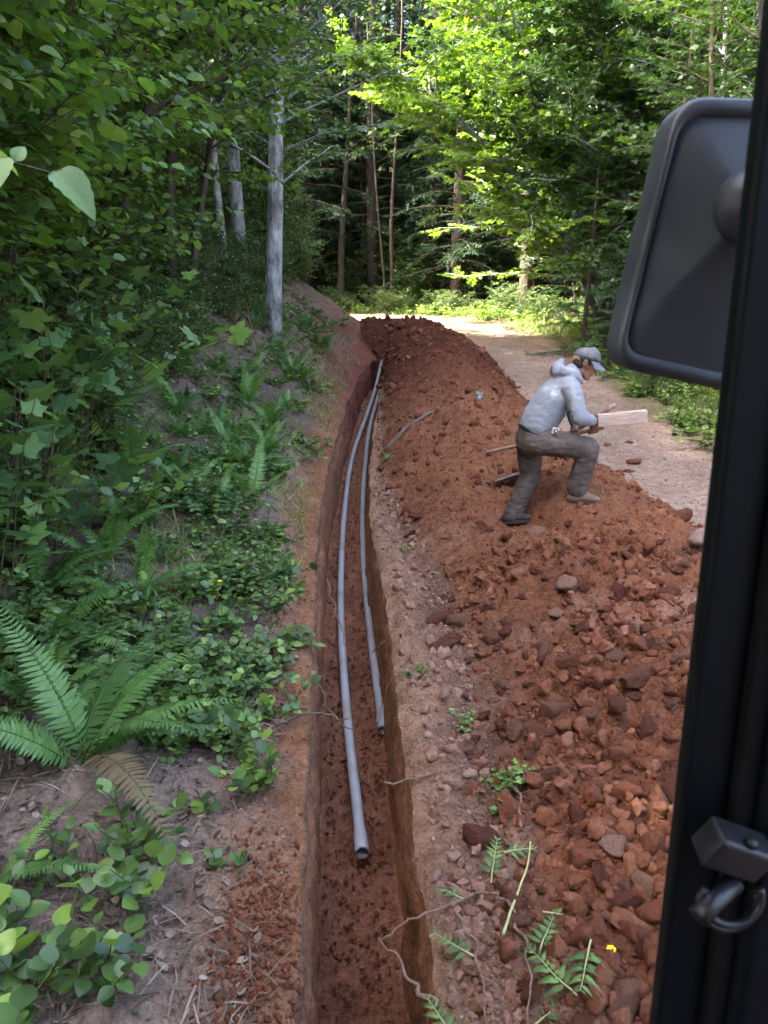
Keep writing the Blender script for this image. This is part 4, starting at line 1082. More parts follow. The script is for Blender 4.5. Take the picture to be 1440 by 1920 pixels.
ok = vnoise(gx * 2.2, gy * 2.2, 18) > .52; gx, gy = gx[ok], gy[ok]
P = np.stack([gx, gy, ground_z(gx, gy) - .005], -1)
scatter_stuff('bank_grass', [T_BLADE], P, blades(rg, P, rg.uniform(.05, .18, len(P)), .9), M['herb'], 'thin grass and moss between the plants of the bank')

def litter_pts(n, ymax=16):
    y = 1.7 * (ymax / 1.7) ** rg.uniform(0, 1, n); s = .12 + rg.uniform(0, 1, n) ** 1.0 * 2.4
    x = lipL(y) - s; ok = vnoise(x * 2.5, y * 2.5, 61) > np.clip(.62 - s * .35, .1, 1)
    return x[ok], y[ok]
x, y = litter_pts(15000); n = len(x); a = rg.uniform(0, 6.283, n)
P = np.stack([x, y, ground_z(x, y) + .004], -1)
sl = np.stack([np.cos(a), np.sin(a), rg.normal(.0, .25, n)], -1)
T_STRAW = (np.array([(-.018, 0, 0), (.018, 0, 0), (.02, .5, .06), (-.02, .5, .06), (.012, 1, 0), (-.012, 1, 0)]), np.array([(0, 1, 2, 3), (3, 2, 4, 5)]))
scatter_stuff('leaf_litter', [T_STRAW, tpl_ovate(.34, .3, -.2), T_STRAW, T_STRAW], P, frames(sl, unit(UP + rg.normal(0, .45, (n, 3))), np.where(np.arange(n) % 4 == 1, rg.uniform(.02, .055, n), rg.uniform(.04, .16, n))), M['litter'], 'dry leaves, straw and twigs littering the bank')

# clod shapes
def clod_tpl(seed, sub=1, squash=.75, rough=.5):
    bm = bmesh.new(); bmesh.ops.create_icosphere(bm, subdivisions=sub, radius=1)
    rg = np.random.default_rng(seed); o = Vector(rg.uniform(-50, 50, 3))
    cuts = [(Vector(unit(rg.normal(0, 1, 3))), rg.uniform(.42, .78)) for _ in range(13)]
    for v in bm.verts:
        p = v.co.copy(); k = 1 + rough * mnoise.noise(p * 1.1 + o) + rough * .5 * mnoise.noise(p * 2.6 + o)
        p = p * k
        for nn, dd in cuts:
            e = p.dot(nn) - dd
            if e > 0: p -= nn * e * .93
        p *= 1 + rough * .32 * mnoise.noise(p * 4.5 + o) + rough * .22 * mnoise.noise(p * 9 + o)
        v.co = Vector((p.x, p.y * .85, p.z * squash))
    V = np.array([v.co[:] for v in bm.verts]); F = np.array([[v.index for v in f.verts] for f in bm.faces]); bm.free()
    return V, F
CL3 = [mk_mesh('clod', *clod_tpl(400 + k, 3), True, M['clod']) for k in range(10)]
CLS = [clod_tpl(420 + k, 1, .8) for k in range(5)]; CLM = [clod_tpl(430 + k, 2, .8) for k in range(5)]
ST3 = [mk_mesh('stone', *clod_tpl(440 + k, 3, .7), True, M['pale_stone']) for k in range(5)]
def rand_rot(rg, n):
    q = unit(rg.normal(0, 1, (n, 4))); w, x, y, z = q.T
    return np.stack([np.stack([1 - 2 * (y * y + z * z), 2 * (x * y - z * w), 2 * (x * z + y * w)], -1), np.stack([2 * (x * y + z * w), 1 - 2 * (x * x + z * z), 2 * (y * z - x * w)], -1), np.stack([2 * (x * z - y * w), 2 * (y * z + x * w), 1 - 2 * (x * x + y * y)], -1)], 1)
def heap_pts(rg, n, y0, y1, xmax=None):
    y = y0 * (y1 / y0) ** rg.uniform(0, 1, n); l = TOE_L(y) - .06; r = TOE_R(y) + .12
    x = l + (r - l) * rg.uniform(0, 1, n); return x, y
rg = np.random.default_rng(450)
x, y = heap_pts(rg, 2400, 1.7, 6.5)
dens = vnoise(x * 2.2, y * 2.2, 91) * 1.0 + .55 * (1 - sst(3.5, 5.5, y)) - .2 * sst(6, 8, y)
ok = (dens > .55) & (((x - 1.35) ** 2 + (y - 6.15) ** 2) > .16)
x, y = x[ok], y[ok]; px = x / (y * .97 + .5); ok = px < .50; x, y = x[ok][:286], y[ok][:286]
for i in range(len(x)):
    big = rg.uniform() < .15
    s = (rg.uniform(.065, .10) if big else rg.uniform(.030, .062)) * (.8 + .05 * y[i])
    o = link('clod', CL3[i % 10], None, LAND['spoil_heap'])
    o.location = (x[i], y[i], gz(x[i], y[i]) + s * .12); o.rotation_euler = tuple(rg.normal(0, .5, 2)) + (rg.uniform(0, 6.28),); o.scale = (s * rg.uniform(.85, 1.35), s * rg.uniform(.85, 1.2), s * rg.uniform(.7, 1.0))
x, y = heap_pts(rg, 2600, 1.5, 19); xe, ye = heap_pts(rg, 1500, 1.6, 5.5); yv = 1.6 * (8 / 1.6) ** rg.uniform(0, 1, 900); xv = lipR(yv) + .05 + rg.uniform(0, 1, 900) * (TOE_L(yv) - lipR(yv))
x = np.concatenate([x, xe, xv]); y = np.concatenate([y, ye, yv]); n = len(x); s = (.008 + .034 * rg.uniform(0, 1, n) ** 3) * (1 + .05 * y)
iv = n - 900
scatter_stuff('verge_lumps', CLM, np.stack([x, y, ground_z(x, y) + s * .05], -1)[iv:], (rand_rot(rg, n) * s[:, None, None])[iv:], M['crumb_pale'], 'lumps of pale soil lying along the trench', False)
x, y, s = x[:iv], y[:iv], s[:iv]; n = iv
scatter_stuff('loose_clods', CLM, np.stack([x, y, ground_z(x, y) - s * .05], -1), rand_rot(rg, n) * s[:, None, None], M['crumb'], 'fist-sized loose lumps all over the soil heap', False)
y = 1.7 * (5.6 / 1.7) ** rg.uniform(0, 1, 3600); x = rg.normal(1.15, .45, 3600); ok = (x > TOE_L(y) + .02) & (x < TOE_R(y)) & (vnoise(x * 2.4, y * 2.4, 93) > .40); x, y = x[ok], y[ok]; n = len(x); s = (.006 + .062 * rg.uniform(0, 1, n) ** 4.0) * (1 + .04 * y)
scatter_stuff('broken_clods', [clod_tpl(460 + k, 3, .8, .55) for k in range(8)], np.stack([x, y, ground_z(x, y) + s * .2], -1), rand_rot(rg, n) * s[:, None, None], M['crumb_light'], 'jumbled broken clods in the lumpy lower part of the heap')
x, y = heap_pts(rg, 1300, 6.5, 18.5); ok = ((x - 1.3) ** 2 + (y - 6.2) ** 2) > .2; x, y = x[ok], y[ok]; n = len(x); s = (.007 + .052 * rg.uniform(0, 1, n) ** 4.5) * (.8 + .06 * y)
scatter_stuff('far_clods', [clod_tpl(480 + k, 2, .8, .55) for k in range(6)], np.stack([x, y, ground_z(x, y) + s * .15], -1), rand_rot(rg, n) * s[:, None, None], M['crumb_deep'], 'lumps on the far half of the heap beyond the worker')
x1, y1 = heap_pts(rg, 14000, 1.5, 17)
y2 = 1.5 * (12 / 1.5) ** rg.uniform(0, 1, 6000); x2 = lipR(y2) + .02 + rg.uniform(0, 1, 6000) * (TOE_L(y2) - lipR(y2) + .1)
x = np.concatenate([x1, x2]); y = np.concatenate([y1, y2]); n = len(x); s = (.003 + .013 * rg.uniform(0, 1, n) ** 2) * (1 + .05 * y) * np.where(np.arange(n) >= 14000, .6, 1)
iv = n - 6000
scatter_stuff('verge_crumbs', CLS, np.stack([x, y, ground_z(x, y) + s * .2], -1)[iv:], (rand_rot(rg, n) * s[:, None, None])[iv:], M['crumb_pale'], 'fine pale crumbs on the strip along the trench', False)
x, y, s = x[:iv], y[:iv], s[:iv]; n = iv
scatter_stuff('soil_crumbs', CLS, np.stack([x, y, ground_z(x, y) + s * .25], -1), rand_rot(rg, n) * s[:, None, None], M['crumb'], 'small crumbs of red soil strewn over heap and trench edge', False)
y = 1.5 * (15 / 1.5) ** rg.uniform(0, 1, 1500); f = rg.uniform(.12, .88, len(y)); x = lipL(y) + (lipR(y) - lipL(y)) * f; n = len(x); s = rg.uniform(.005, .02, n) * (1 + .04 * y)
scatter_stuff('trench_crumbs', CLS, np.stack([x, y, grade(y) - depth(y) + s * .2], -1), rand_rot(rg, n) * s[:, None, None], M['crumb'], 'crumbs of soil on the trench floor', False)
# spill on the left lip
y = np.concatenate([rg.normal(2.25, .16, 900), rg.normal(1.95, .15, 900), 1.7 * (9 / 1.7) ** rg.uniform(0, 1, 1800)]); x = np.concatenate([rg.normal(-.44, .07, 900), rg.normal(-.40, .08, 900), lipL(y[1800:]) - .02 - rg.uniform(0, .3, 1800)])
x = np.minimum(x, lipL(y) - .015); n = len(x); s = (.003 + .019 * rg.uniform(0, 1, n) ** 4) * np.where(np.arange(n) < 1800, 1.1, .7)
scatter_stuff('spilled_soil', CLS, np.stack([x, y, ground_z(x, y) + s * .3], -1), rand_rot(rg, n) * s[:, None, None], M['crumb'], 'crumbled red soil spilled on the left trench lip', False)
# gravel on the road, pebbles on the pale soil and on the near bank
t = 4.5 * (24 / 4.5) ** rg.uniform(0, 1, 6500); x = 2.9 + rg.uniform(-1.1, 1.1, 6500); ok = (road_dist(x, t) < ROAD_W + .2) & (heap_h(x, t) < .05); x, y = x[ok], t[ok]
xv = rg.uniform(0, 1, 700); yv = 1.6 * (7 / 1.6) ** rg.uniform(0, 1, 700); xv = lipR(yv) + .04 + xv * (TOE_L(yv) - lipR(yv))
xb = -.35 - rg.uniform(0, 1, 700) * .65; yb = rg.uniform(1.6, 3.2, 700); xb = np.minimum(xb, lipL(yb) - .06)
x = np.concatenate([x, xv, xb]); y = np.concatenate([y, yv, yb]); n = len(x); s = (.003 + .010 * rg.uniform(0, 1, n) ** 2) * (1 + .06 * y)
scatter_stuff('gravel', CLS, np.stack([x, y, ground_z(x, y) + s * .15], -1), rand_rot(rg, n) * s[:, None, None], M['gravel'], 'grey gravel and pebbles on the road and pale soil', False)

# rocks one can point to
def rock(x, y, sx, sy, sz, mesh, label, rz=0, dz=.3, tilt=(0, 0)):
    o = link('rock', mesh); o.location = (x, y, gz(x, y) + sz * dz); o.scale = (sx, sy, sz); o.rotation_euler = (tilt[0], tilt[1], rz)
    return tag(o, label, 'rock', 'rocks on the soil heap')
rock(1.20, 5.80, .125, .10, .12, ST3[0], 'brown boulder beside the worker\'s back foot', .4)
rock(2.25, 5.25, .16, .12, .085, ST3[1], 'pale flat slab at the right edge of the heap by the road', .5, .5, (.2, .1))
rock(1.18, 4.71, .115, .10, .10, ST3[2], 'rounded tan rock in the middle of the heap', 1.1)
rock(1.09, 4.50, .075, .07, .055, ST3[3], 'smaller tan rock just below the rounded one', 2.1)
rock(.87, 2.46, .095, .085, .08, ST3[4], 'pale pink rock low on the heap near the cab post', .8)
rock(.92, 2.25, .085, .075, .075, ST3[0], 'pale mottled rock beside the cab post near the latch', 2.6)
rock(.80, 2.16, .085, .07, .07, CL3[1], 'reddish rock below the pale mottled one', .2)
rock(.83, 2.02, .07, .065, .065, CL3[4], 'small round red rock next to the cab post', 1.7)
rock(.73, 1.86, .095, .08, .085, CL3[2], 'large dark red rock at the bottom right', .5)
rock(.40, 4.42, .14, .10, .055, CL3[6], 'broad flat clod nearest the trench lip', .5, .4, (.1, -.2))
rock(.36, 4.75, .12, .075, .05, CL3[7], 'flat clod just behind the broad flat one', .3, .5, (.1, -.15))
rock(.68, 4.38, .09, .08, .07, CL3[8], 'blocky clod right of the broad flat one', 1.4)
rock(1.28, 3.55, .13, .11, .10, CL3[9], 'largest red clod in the lumpy part of the heap', .6)
rock(1.02, 3.85, .10, .085, .075, CL3[3], 'knobbly red clod above the largest one', 2.2)
rock(1.12, 3.35, .085, .075, .065, CL3[5], 'red clod in front of the largest one', 1.2)
rock(.31, 6.5, .13, .09, .06, CL3[0], 'brown clod on the trench edge left of the worker', .2)
for i, (x, y, s, lab) in enumerate([(2.80, 8.45, .10, 'largest red lump rolled onto the road'), (2.70, 9.2, .065, 'red lump on the road nearer the worker'), (3.0, 9.3, .05, 'small red lump on the road beside the pale timber'), (2.62, 8.1, .06, 'small lump at the heap foot on the road')]):
    o = rock(x, y, s * 1.2, s, s * .7, CL3[(i * 3) % 10], lab, i); o['group'] = 'lumps on the road'

# ------------------------------------------------------------------ pipes, fitting, roots, sticks, torn ferns
M['pvc'] = mat_noise('pvc', [(0.235, 0.245, 0.265), (0.30, 0.31, 0.33), (0.27, 0.25, 0.24), (0.26, 0.17, 0.12)], 5, 8, rough=.42, spec=.45, bump=.05, bscale=60)
M['pvc_in'] = mat_noise('pvc_in', [(0.10, 0.11, 0.12), (0.14, 0.15, 0.16)], 4, rough=.6, bump=0)
def smooth_path(pts, n=60):
    pts = np.array(pts, float); t = np.linspace(0, 1, len(pts)); k = np.linspace(0, 1, n)
    P = np.stack([np.interp(k, t, pts[:, c]) for c in range(3)], -1)
    for _ in range(10): P[1:-1] = (P[:-2] + 2 * P[1:-1] + P[2:]) / 4
    return P
def pipe(pts, r, label, bell=.16):
    P = smooth_path(pts)
    root = empty('conduit_pipe', P[0])
    o = -P[0]
    b = MB(); b.tube(P + o, r, 18, False); b.tube((P + o)[:12], r * .86, 18, False); b.build('tube', M['pvc'], root)
    # belled end: a short wider sleeve, open towards us
    d = unit(P[1] - P[0])
    k = np.array([0, .004, bell * .85, bell, bell + .02]) ; rr_ = np.array([r * 1.16, r * 1.19, r * 1.19, r * 1.16, r * 1.0])
    s = MB(); Q = np.array([d * q for q in k]); s.tube(Q, rr_, 18, False)
    s.build('socket', M['pvc'], root)
    i = MB(); i.tube(np.array([d * .001, d * bell * .8]), [r * 1.08, r * 1.04], 18, False)
    a = np.linspace(0, 6.283, 18, endpoint=False)
    i.build('bore', M['pvc_in'], root)
    # rim ring joining sleeve and bore
    x = unit(np.cross(d, UP)); y = np.cross(d, x)
    ro = np.cos(a)[:, None] * x + np.sin(a)[:, None] * y
    V = np.vstack([ro * r * 1.16, ro * r * 1.08 + d * .001]); j = np.arange(18)
    m = MB(); m.add(V, np.stack([j, (j + 1) % 18, 18 + (j + 1) % 18, 18 + j], -1)); m.build('rim', M['pvc'], root)
    return tag(root, label, 'pipe', 'conduits lying in the trench')
PR = .0305
def fl(x, y, up=0.0): return (x, y, float(grade(np.array([y]))[0] - depth(np.array([y]))[0]) + PR + .012 + up)
pipe([fl(-.11, 3.32, .05), fl(-.16, 3.82, .02), fl(-.25, 4.62, .0), fl(-.375, 6.1), fl(-.45, 7.9), fl(-.475, 9.8, .0), fl(-.45, 11.1, .01), fl(-.315, 12.9, .03), fl(-.17, 14.8, .06), fl(-.03, 16.3, .09)], PR, 'longer grey conduit pipe with its open end nearest the camera')
pipe([fl(-.005, 4.46, .02), fl(-.085, 5.45), fl(-.19, 6.9), fl(-.25, 8.5), fl(-.265, 9.9), fl(-.25, 12.1), fl(-.18, 13.6), fl(-.05, 15.6)], PR, 'shorter grey conduit pipe ending midway along the right wall')

M['zinc'] = mat_noise('zinc', [(0.36, 0.38, 0.40), (0.62, 0.64, 0.66)], 18, rough=.38, metallic=.85, bump=.1)
M['zinc_hole'] = mat_noise('zinc_hole', [(0.03, 0.03, 0.03), (0.05, 0.05, 0.05)], 18, rough=.8, bump=0)
cp_ = empty('pipe_coupling', (1.085, 8.9, gz(1.085, 8.9) + .015)); cp_.rotation_euler = (.12, .1, .3); cp_.scale = (1.15, 1.15, 1.15)
b = MB(); b.tube([(0, 0, 0), (0, 0, .005), (0, 0, .055), (0, 0, .06)], [.03, .033, .033, .03], 20, False); b.build('sleeve', M['zinc'], cp_)
b = MB(); b.tube([(0, 0, .058), (0, 0, .06), (0, 0, .082), (0, 0, .084)], [.042, .044, .044, .042], 6, False); b.build('nut', M['zinc'], cp_, smooth=False)
b = MB(); a = np.linspace(0, 6.283, 24, endpoint=False); j = np.arange(24)
hexr = .042 * math.cos(math.pi / 6) / np.cos((a + math.pi / 6) % (math.pi / 3) - math.pi / 6)
V = np.vstack([np.stack([np.cos(a) * .026, np.sin(a) * .026, np.full(24, .0835)], -1), np.stack([np.cos(a) * hexr * .98, np.sin(a) * hexr * .98, np.full(24, .083)], -1)])
b.add(V, np.stack([j, (j + 1) % 24, 24 + (j + 1) % 24, 24 + j], -1)); b.build('nut_face', M['zinc'], cp_, smooth=False)
b = MB(); b.tube([(0, 0, .0835), (0, 0, .01)], .026, 20, False); b.tube([(0, 0, .0105), (0, 0, .010)], [.026, .001], 20, False); b.build('bore', M['zinc_hole'], cp_)
b = MB()
for k in (-1, 1): b.tube([(k * .034, -.0, .035), (k * .045, 0, .035)], .006, 8)
b.build('set_screw', M['zinc'], cp_)
tag(cp_, 'small galvanised pipe coupling standing on the soil heap', 'pipe fitting')

def stick(name, pts, r0, r1, mat, label, cat, group=None, n=24, wob=.010, seed=0):
    rg = np.random.default_rng(seed); P = smooth_path(pts, n); P[1:-1] += rg.normal(0, wob, P[1:-1].shape)
    P[1:-1] = (P[:-2] + 2 * P[1:-1] + P[2:]) / 4
    b = MB(); b.tube(P, np.linspace(r0, r1, n) * (1 + .15 * rg.normal(0, 1, n).clip(-1, 1)), 7)
    return tag(b.build(name, M[mat]), label, cat, group)
G_ = lambda x, y, u=.012: (x, y, gz(x, y) + u)
stick('root', [(-.55, 3.45, .06), (-.44, 3.48, .11), (-.33, 3.50, .12), (-.24, 3.48, .07), (-.18, 3.46, .10)], .008, .004, 'twig', 'dark curved root sticking out from the left lip over the pipe', 'root', 'roots across the trench')
stick('root', [(-.44, 5.55, .08), (-.36, 5.2, .02), (-.30, 4.9, -.06), (-.22, 4.7, -.18)], .006, .003, 'root', 'thin root hanging from the left wall across both pipes', 'root', 'roots across the trench')
stick('root', [(-.40, 4.3, -.15), (-.30, 4.15, -.3), (-.2, 4.1, -.36), (-.12, 4.05, -.38)], .005, .002, 'root', 'fine rootlet low on the left wall', 'root', 'roots across the trench')
stick('root', [(.32, 4.62, .05), (.15, 4.65, .04), (.02, 4.66, -.02), (-.07, 4.66, -.10)], .006, .003, 'root', 'pale root from under the flat clods into the trench', 'root', 'roots across the trench')
stick('root', [(.35, 3.10, .03), (.24, 3.12, .035), (.17, 3.08, .02), (.08, 3.07, -.015), (.00, 3.07, -.0)], .008, .005, 'root', 'pale crooked root poking over the right lip', 'root', 'roots across the trench')
stick('root', [(.20, 4.4, .0), (.06, 4.25, -.05), (-.01, 4.15, -.16), (-.03, 4.05, -.3)], .004, .002, 'root', 'fine rootlet dangling down the right wall', 'root', 'roots across the trench')
stick('root', [G_(.33, 2.36, .03), G_(.24, 2.30, .03), (.15, 2.26, .03), (.06, 2.22, .0), (-.01, 2.2, -.03)], .007, .003, 'root', 'broken grey root stub at the lip below the fern scraps', 'root', 'roots at the bottom right')
stick('root', [(.17, 1.92, .0), (.10, 2.0, -.02), (.04, 2.08, .0), (-.02, 2.13, .05)], .009, .003, 'root', 'pointed split root over the trench near the bottom edge', 'root', 'roots at the bottom right')
stick('root', [G_(.44, 2.30, .03), G_(.47, 2.15, .03), G_(.46, 2.0, .035), G_(.44, 1.88, .03), G_(.42, 1.7, .02)], .007, .003, 'root', 'long forked root running down to the bottom edge', 'root', 'roots at the bottom right')
stick('root', [G_(.25, 2.26, .03), G_(.31, 2.12, .04), G_(.30, 1.95, .03), G_(.33, 1.75, .02)], .006, .003, 'root', 'root left of the long forked one', 'root', 'roots at the bottom right')
stick('root', [G_(.33, 2.38, .03), G_(.38, 2.34, .05), G_(.44, 2.30, .03)], .006, .004, 'root', 'short root bridging the stub and the forked root', 'root', 'roots at the bottom right')
M['stalk'] = mat_noise('stalk', [(0.30, 0.32, 0.12), (0.42, 0.42, 0.2)], 15, bump=.1)
stick('stalk', [G_(.40, 2.13, .035), G_(.47, 2.3, .035), G_(.55, 2.48, .04), G_(.57, 2.56, .05)], .005, .003, 'stalk', 'straight yellow-green fern stalk lying across the soil', 'stalk', None, 24, .001)
stick('stick', [G_(.63, 2.98, .03), G_(.56, 3.05, .02), G_(.58, 2.84, .03), G_(.55, 2.65, .02)], .008, .006, 'root', 'bent brown stick beside the weeds on the heap', 'stick')
stick('log', [G_(.02, 8.6, .02), G_(.22, 8.75, .05), G_(.42, 8.95, .05), G_(.60, 9.15, .02)], .03, .02, 'twig', 'dirty broken branch half buried beside the trench', 'branch', None, 14, .01)
stick('stick', [(-2.05, 11.9, gz(-2.05, 11.9) + .35), (-1.85, 11.3, gz(-1.85, 11.3) + .12), (-1.7, 10.9, gz(-1.7, 10.9) + .02)], .012, .008, 'root', 'bare tan stick leaning on the bank left of the alder', 'stick')
stick('stick', [G_(-.85, 3.55, .05), G_(-.75, 3.3, .05), G_(-.68, 3.15, .06)], .007, .004, 'twig', 'brown twig on bare earth near the glossy plants', 'stick')
for i in range(7):
    y = [5.1, 5.6, 6.3, 4.9, 2.9, 3.5, 5.9][i]; x = float(lipR(np.array([y]))[0])
    stick('root', [(x + .03, y, gz(x, y) - .12), (x - .05, y - .02, gz(x, y) - .17), (x - .11, y - .05, gz(x, y) - .2 - .02 * i)], .002, .001, 'root', 'hair-thin rootlet out of the right trench wall', 'root', 'rootlets in the right wall', 8, .004, i)

def bracken(x, y, L, az, label, seed, n=9, dz=.03, tilt=0.0):
    L *= .78
    rg = np.random.default_rng(seed)
    root = empty('fern_scrap', (x, y, gz(x, y) + dz), az); root.rotation_euler = (tilt, rg.normal(0, .1), az)
    S = path(rg, (0, 0, 0), (0, 1, .05), L, 8, .05); b = MB(); b.tube(S, np.linspace(.004, .001, len(S)), 4, False); b.build('stalk', M['stalk'], root)
    for i in range(n):
        t = .22 + .76 * i / (n - 1)
        q, d = along(S, min(t, .999))
        for s in (-1, 1):
            o = link('pinna', FROND[3 if i % 2 else 2], None, root)
            l = L * .52 * (1 - .8 * t) + .02
            o.location = q; o.rotation_euler = (-.55, 0, math.atan2(d[1], d[0]) - math.pi / 2 - s * (1.15 - .3 * t)); o.scale = (l * 1.1, l, l * .5)
    return tag(root, label, 'fern', 'torn ferns on the dug soil')
bracken(.40, 2.42, .22, -.15, 'torn fern tip standing up beside the pale stalk', 1, 8, .02, .5)
bracken(.50, 2.02, .24, -.35, 'largest torn fern frond lying by the forked root', 2, 9)
bracken(.66, 2.02, .30, 2.6, 'drooping torn fern right of the largest one', 3, 8)
bracken(.30, 2.06, .20, .9, 'pale yellowed fern scrap between the roots', 4, 7)
bracken(.22, 1.78, .22, .5, 'torn fern at the bottom edge beside the trench', 5, 8)
bracken(.46, 2.52, .16, -1.2, 'small fern scrap at the top of the stalk', 6, 7)
bracken(.58, 1.86, .26, .5, 'torn fern beside the dark red rock', 8, 9)
bracken(.44, 1.82, .24, -.9, 'torn fern at the bottom edge under the forked root', 9, 9)
bracken(.55, 2.22, .18, -1.9, 'wilted fern scrap beside the stalk', 10, 7)
bracken(.29, 2.33, .14, 1.0, 'thin fern scrap on the soil above the root stub', 7, 6)

# the hazel twig hanging close beside the cab
M['vein_leaf'] = M['near_leaf']
def near_leaf_mesh():
    n = 13; m = 7
    V = []; F = []
    for i in range(n):
        y = i / (n - 1); w = .40 * math.sin(math.pi * y ** .78) ** .75 if 0 < i < n - 1 else (.02 if i == 0 else .004)
        for j in range(-m, m + 1):
            u = j / m; ser = 1 + (.06 if (i % 2) else -.03) * (abs(u) > .95)
            V.append((u * w * ser, y + .10 * abs(u) * (1 - y), .38 * abs(u) * w - .62 * y * y + .012 * math.cos((y - .32 * abs(u)) * 42) * min(1, abs(u) * 3)))
    k = 2 * m + 1
    for i in range(n - 1):
        for j in range(k - 1): F.append((i * k + j, i * k + j + 1, (i + 1) * k + j + 1, (i + 1) * k + j))
    return mk_mesh('leaf', np.array(V), np.array(F), True, M['near_leaf'])
LEAF['near'] = near_leaf_mesh()
tw = empty('hazel_twig', (-.97, 1.5, 2.36)); tw.scale = (.7,) * 3
S = smooth_path([(-.6, .0, .30), (-.2, .0, .14), (.14, .02, .06), (.36, .03, .005), (.5, .05, -.03)], 14)
b = MB(); b.tube(S, np.linspace(.006, .002, 14), 5); b.tube(smooth_path([(-.3, .0, .18), (-.05, -.02, .22), (.2, .0, .24)], 8), np.linspace(.004, .002, 8), 5); b.build('stem', M['twig'], tw)
for p, d, n_, s in [((.18, 0, .23), (.95, -.1, .0), (.0, -.35, .95), .19), ((.10, .0, .24), (.5, -.75, -.1), (.1, -.3, .9), .17), ((.26, .02, .04), (.75, -.6, .0), (.1, -.35, .9), .19), ((.14, .02, .07), (.7, .4, .1), (0, -.4, .9), .17), ((.12, .02, .08), (.2, -.9, -.1), (.1, -.4, .9), .17), ((.5, .05, -.03), (.85, -.2, -.35), (.5, -.55, .6), .21), ((.42, .04, -.01), (.35, .05, .75), (.2, -.8, .2), .075), ((.38, .03, .0), (.35, -.8, -.3), (.3, -.5, .8), .14), ((.32, .03, .02), (.6, .6, .1), (0, -.3, .9), .16)]:
    leaf_obj('near', tw, p, np.array(d, float), unit(np.array(n_, float)), s * .66)
tag(tw, 'hazel twig with pale wilting leaves close to the camera at the left', 'twig')

# ------------------------------------------------------------------ the worker
def ellipse_loft(mb, pts, a, b, side=(0, 1, 0), n=20):
    """tube with elliptical section: half-width a along side, b across it; rounded ends"""
    pts = np.array(pts, float); a = np.array(a, float) * np.ones(len(pts)); b = np.array(b, float) * np.ones(len(pts))
    k = np.linspace(0, 1, len(pts)); kk = np.linspace(0, 1, max(14, 5 * len(pts)))
    P = np.stack([np.interp(kk, k, pts[:, c]) for c in range(3)], -1); A = np.interp(kk, k, a); B = np.interp(kk, k, b)
    for _ in range(2):
        P[1:-1] = (P[:-2] + 2 * P[1:-1] + P[2:]) / 4; A[1:-1] = (A[:-2] + 2 * A[1:-1] + A[2:]) / 4; B[1:-1] = (B[:-2] + 2 * B[1:-1] + B[2:]) / 4
    # rounded caps
    d0 = unit(P[0] - P[1]); d1 = unit(P[-1] - P[-2])
    q = np.array([.92, .7, .35]); h = np.sqrt(1 - q ** 2)
    r0 = min(A[0], B[0]); r1 = min(A[-1], B[-1])
    P = np.vstack([(P[0] + d0 * r0 * h[:, None])[::-1], P, P[-1] + d1 * r1 * h[:, None]])
    A = np.concatenate([(A[0] * q)[::-1], A, A[-1] * q]); B = np.concatenate([(B[0] * q)[::-1], B, B[-1] * q])
    d = unit(np.gradient(P, axis=0)); s = np.array(side, float)[None]
    x = unit(s - (d @ s[0])[:, None] * d); y = np.cross(d, x)
    t = np.linspace(0, 2 * math.pi, n, endpoint=False); m = len(P)
    V = P[:, None] + A[:, None, None] * np.cos(t)[None, :, None] * x[:, None] + B[:, None, None] * np.sin(t)[None, :, None] * y[:, None]
    i = np.arange(m - 1)[:, None] * n; j = np.arange(n)[None]; j2 = (j + 1) % n
    F = np.stack([i + j, i + j2, i + n + j2, i + n + j], -1).reshape(-1, 4)
    V = np.vstack([V.reshape(-1, 3), P[:1], P[-1:]]); z = np.arange(n)
    mb.add(V, [F, np.vstack([np.stack([np.full(n, m * n), (z + 1) % n, z], -1), np.stack([np.full(n, m * n + 1), (m - 1) * n + z, (m - 1) * n + (z + 1) % n], -1)])])

def fuse(mb, voxel, smooth, name, mat, parent, disp=0.0, dscale=.12):
    """one continuous skin over overlapping volumes"""
    o = mb.build('tmp', mat)
    r = o.modifiers.new('r', 'REMESH'); r.mode = 'VOXEL'; r.voxel_size = voxel; r.use_smooth_shade = True
    s = o.modifiers.new('s', 'SMOOTH'); s.iterations = smooth; s.factor = .5
    dg = bpy.context.evaluated_depsgraph_get(); dg.update()
    me = bpy.data.meshes.new_from_object(o.evaluated_get(dg)); me.name = name
    bpy.data.objects.remove(o)
    if disp:
        co = np.empty(len(me.vertices) * 3); me.vertices.foreach_get('co', co); co = co.reshape(-1, 3)
        no = np.array([v.normal[:] for v in me.vertices])
        f = np.array([mnoise.noise(Vector((c[0] / dscale, c[1] / dscale, c[2] / (dscale * .45)))) + .5 * mnoise.noise(Vector((c[0] / dscale * 2.2 + 5, c[1] / dscale * 2.2, c[2] / (dscale * .4) * 2))) for c in co])
        co += no * (f * disp)[:, None]
        me.vertices.foreach_set('co', co.ravel()); me.update()
    me.materials.clear(); me.materials.append(mat)
    for p in me.polygons: p.use_smooth = True
    return link(name, me, None, parent)

